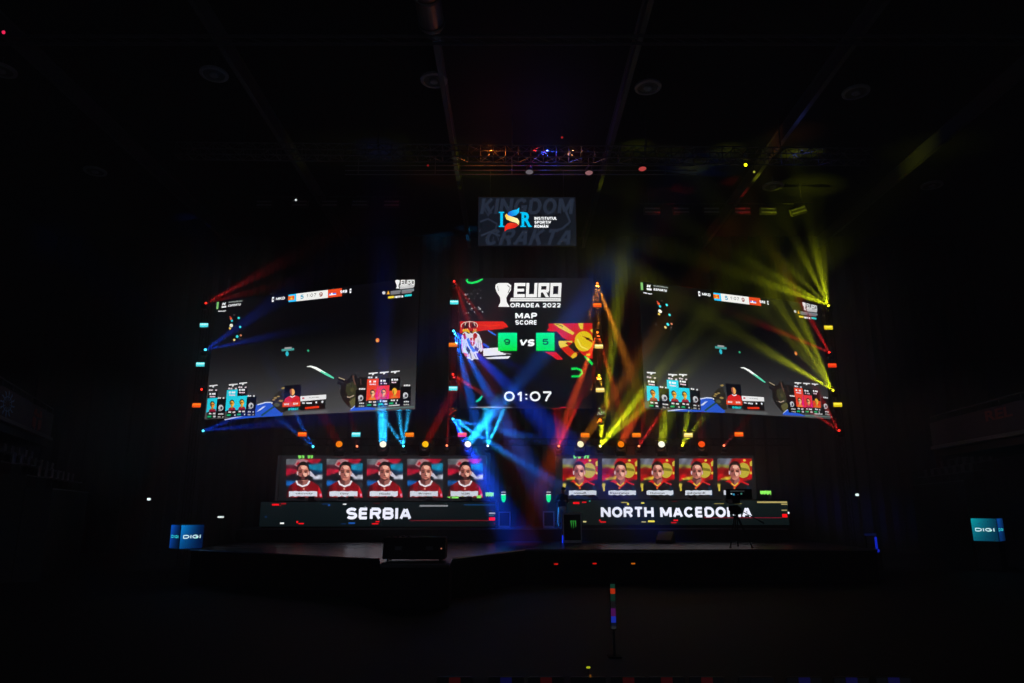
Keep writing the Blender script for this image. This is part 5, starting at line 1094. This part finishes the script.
on_par(.8, A.z+.62, DECO_B, 'blue_emblem', 'round dim blue emblem on the parapet of the left stand', sn)
cr = [[(-.4, -.3), (-.1, -.45), (-.1, .05), (-.4, .1)], [(.1, -.45), (.4, -.3), (.4, .1), (.1, .05)], [(-.4, .2), (-.15, .15), (-.15, .45), (-.3, .45)], [(.15, .15), (.4, .2), (.3, .45), (.15, .45)], [(-.1, .15), (.1, .15), (.1, .3), (-.1, .3)]]
on_par(5.9, A.z+.55, DECO_R, 'red_emblem', 'dim red crest on the parapet of the left stand, right of the blue emblem', cr)
t, A, ang, s_ = stand(1024, 432, 26, (.13, 1), -3, 7.6, 1)
# red letters on the right
vs, fs = glyphs('REL', .03); mm = MB(); mm.add([(x*1.25, 0, y*.55) for x, y in vs], fs)
dv_ = Vector((math.cos(ang), math.sin(ang), 0)); nv_ = Vector((-dv_.y, dv_.x, 0)); r_ = ray(984.5, 420); sol = min((A+dv_*(k*.02) for k in range(-150, 380)), key=lambda v: abs(v.x/v.y-r_.x/r_.y))
q = sol+nv_*(-.02); o = thing('letter_sign', 'dim red lettering REL on the parapet of the right stand', 'sign', (q.x, q.y, P(984.5, 421.5, q.y).z), ang+PI)
mm.build('lettering', DECO_R, o)
# seats on low tiers
def seat():
    t = thing('stadium_seat', '', 'seat')
    MB().box((0, 0, .42), (.42, .4, .05), bev=.02).build('seat', GREYM, t); MB().box((0, .2, .64), (.42, .05, .4), bev=.02).build('backrest', GREYM, t); MB().box((0, .1, .2), (.06, .3, .4)).build('bracket', BLACK, t)
    return t
se = seat(); cnt = 0
for side, (px, py, Y0), dv in ((-1, (30, 452, 31), (-.41, 1)), (1, (968, 452, 38.5), (.25, 1))):
    A = P(px, py, Y0); d = Vector((*dv, 0)).normalized(); ang = math.atan2(d.y, d.x); nrm = Vector((-d.y, d.x, 0))*(1 if side < 0 else -1)
    for r in range(3):
        tt = thing('seating_step', 'dim %s step of the %s stand' % (['lowest', 'middle', 'topmost'][r], 'left' if side < 0 else 'right'), 'step', (A.x+nrm.x*(-1.35+r*.9), A.y+nrm.y*(-1.35+r*.9), 0), ang, 'steps of the side stands')
        hh = A.z-1.6+r*.5; MB().box((0, 0, hh/2), (8.6, .88, hh)).build('concrete_block', BLACK, tt); MB().box((0, -.45 if side < 0 else .45, hh-.03), (8.6, .02, .05)).build('nosing', GREYM, tt)
    for r in range(3):
        for i in range(7):
            o = se if cnt == 0 else copy_tree(se); cnt += 1
            o.location = A+d*(-3.6+i*1.2)+nrm*(-1.35+r*.9)+Vector((0, 0, -A.z+A.z-1.6+r*.5+.0)); o.location.z = A.z-1.6+r*.5
            o.rotation_euler = (0, 0, ang if side < 0 else ang+PI)
            tag(o, f'grey plastic seat on the dim {"left" if side < 0 else "right"} stand, {["front", "middle", "back"][r]} row, {"first second third fourth fifth sixth seventh eighth ninth".split()[i]} from the near end', 'seat', 'stadium seats on the side stands')

# ================================================================== CHAIRS NEAR THE CAMERA
def hall_chair():
    t = thing('hall_chair', '', 'chair')
    MB().box((0, 0, .45), (.42, .42, .05), bev=.02).build('seat', PLASTIC, t)
    MB().box((0, -.21, .72), (.4, .035, .3), bev=.017).build('backrest', PLASTIC, t)
    o = MB().box((0, -.232, .83), (.13, .012, .075), bev=.005).build('glint_patch', GLINTR, t); o.material_slots[0].link = 'OBJECT'  # coloured patch paints a stage-light highlight onto the top of the backrest
    for sx in (-1, 1):
        MB().tube((sx*.19, .19, .43), (sx*.2, .2, 0.005), .013).build('leg', PLASTIC, t)
        MB().tube((sx*.19, -.21, .6), (sx*.19, -.19, .43), .012).tube((sx*.19, -.19, .43), (sx*.2, -.22, .005), .013).build('leg', PLASTIC, t)
    return t
hc = hall_chair()
cl = [(455, GLINTR, 'black chair with a dull red painted glint at the bottom edge, first from the left'), (506, GLINTB, 'black chair with a violet-blue painted glint at the bottom edge, left of the middle'), (546, GLINTR, 'black chair with a red painted glint just left of the chair holding the lamp'), (588, PLASTIC, 'black chair at the bottom edge holding a small yellow-green lamp'), (628, GLINTR, 'black chair with a red painted glint at the bottom edge, below the coloured strip'), (666, GLINTR, 'black chair with red painted glint, second to the right of the lamp chair'), (706, GLINTR, 'black chair with red painted glint, third to the right of the lamp chair'),
      (755, PLASTIC, 'black chair with a black back patch, right of the red-glint ones'), (803, GLINTB, 'chair with a blue painted glint at the bottom edge, third from the right'), (850, GLINTB, 'chair with a blue painted glint at the bottom edge, second from the right'), (892, GLINTB, 'chair with a blue painted glint at the bottom edge, rightmost of the row')]
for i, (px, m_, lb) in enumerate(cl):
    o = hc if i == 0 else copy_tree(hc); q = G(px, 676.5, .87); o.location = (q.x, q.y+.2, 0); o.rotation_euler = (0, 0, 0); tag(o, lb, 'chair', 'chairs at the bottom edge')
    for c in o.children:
        if c.name.startswith('glint_patch'): c.material_slots[0].link = 'OBJECT'; c.material_slots[0].material = m_
q = G(588.5, 676.5, .87); t = thing('clip_lamp', 'tiny yellow-green lamp clipped on the black chair back at the bottom edge', 'lamp', (q.x, q.y, .88))
MB().tube((0, 0, 0), (0, 0, .07), .012).build('post', PLASTIC, t); MB().box((0, -.0, .085), (.045, .02, .02), bev=.005).build('lens', emit('cliplens', (170, 180, 30), .9), t); MB().box((.02, -.02, .0), (.02, .02, .03), bev=.005).build('clip', emit('clipglow', (150, 90, 30), .4), t)

# ================================================================== LIGHT, HAZE, CAMERA
def area(name, loc, tgt, size, e, col):
    li = bpy.data.lights.new(name, 'AREA'); li.shape = 'DISK'; li.size = size; li.energy = e; li.color = col
    o = bpy.data.objects.new(name, li); COL.objects.link(o); o.location = loc; o.rotation_euler = (Vector(tgt)-Vector(loc)).to_track_quat('-Z', 'Y').to_euler(); return o
area('rear_fill_light', (-10, -6, 3.5), (-4, 25, 10), 1.6, 80, (.7, .75, 1)); area('rear_fill_light', (10, -6, 3.5), (4, 25, 10), 1.6, 80, (.7, .75, 1))  # unseen fill lights added behind the camera to lift the dark hall
w = bpy.data.worlds.new('hall_air'); S.world = w; w.use_nodes = True; nt = w.node_tree
nt.nodes['Background'].inputs[1].default_value = 0
vsn = nt.nodes.new('ShaderNodeVolumeScatter'); vsn.inputs['Anisotropy'].default_value = 0.0
# the haze hangs in a sheet around the light towers and the low truss and thins out towards the roof and the hall
ge = nt.nodes.new('ShaderNodeNewGeometry'); sx_ = nt.nodes.new('ShaderNodeSeparateXYZ'); nt.links.new(ge.outputs['Position'], sx_.inputs[0])
def mapr(o, a, b, c, d):
    m_ = nt.nodes.new('ShaderNodeMapRange'); m_.interpolation_type = 'SMOOTHSTEP'
    for i_, v_ in enumerate((a, b, c, d)): m_.inputs[i_+1].default_value = v_
    nt.links.new(o, m_.inputs[0]); return m_.outputs[0]
def mth(op, a, b=None):
    m_ = nt.nodes.new('ShaderNodeMath'); m_.operation = op
    for i_, v_ in enumerate((a, b)):
        if v_ is None: continue
        if isinstance(v_, (int, float)): m_.inputs[i_].default_value = v_
        else: nt.links.new(v_, m_.inputs[i_])
    return m_.outputs[0]
X_, Y_, Z_ = sx_.outputs
dy = mth('ABSOLUTE', mth('SUBTRACT', Y_, 32.6))
sheet = mapr(dy, .6, 2.6, 1, 0)
ax_ = mth('ABSOLUTE', mth('SUBTRACT', X_, .55))            # the towers stand in mirrored pairs
tw = mapr(mth('ABSOLUTE', mth('SUBTRACT', mth('ABSOLUTE', mth('SUBTRACT', ax_, 9.1)), 5.7)), .3, 4.4, 1, .05)
tw = mth('MULTIPLY', tw, mapr(Z_, 12, 16, 1, .0))
lt = mapr(mth('ABSOLUTE', mth('SUBTRACT', Z_, 5.6)), .5, 4.2, 1, 0)
den = mth('ADD', mth('MULTIPLY', mth('MULTIPLY', sheet, mth('MAXIMUM', tw, lt)), HZ), .003)
nt.links.new(den, vsn.inputs['Density']); nt.links.new(vsn.outputs[0], nt.nodes['World Output'].inputs['Volume'])
w.cycles.volume_step_size = 1.6; S.cycles.volume_max_steps = 32
cam = bpy.data.cameras.new('camera'); cam.sensor_width = 36; cam.lens = F/1024*36; cam.clip_end = 200
co = bpy.data.objects.new('camera', cam); COL.objects.link(co); co.location = (0, 0, EYE); co.rotation_euler = (PI/2+PITCH, 0, 0); S.camera = co
S.view_settings.view_transform = 'Standard'; S.view_settings.look = 'None'; S.view_settings.gamma = 1; S.view_settings.exposure = 0; S.view_settings.use_curve_mapping = False
S.cycles.use_denoising = True; S.cycles.max_bounces = 2; S.cycles.diffuse_bounces = 1; S.cycles.glossy_bounces = 2; S.cycles.volume_bounces = 0; S.cycles.sample_clamp_indirect = 3
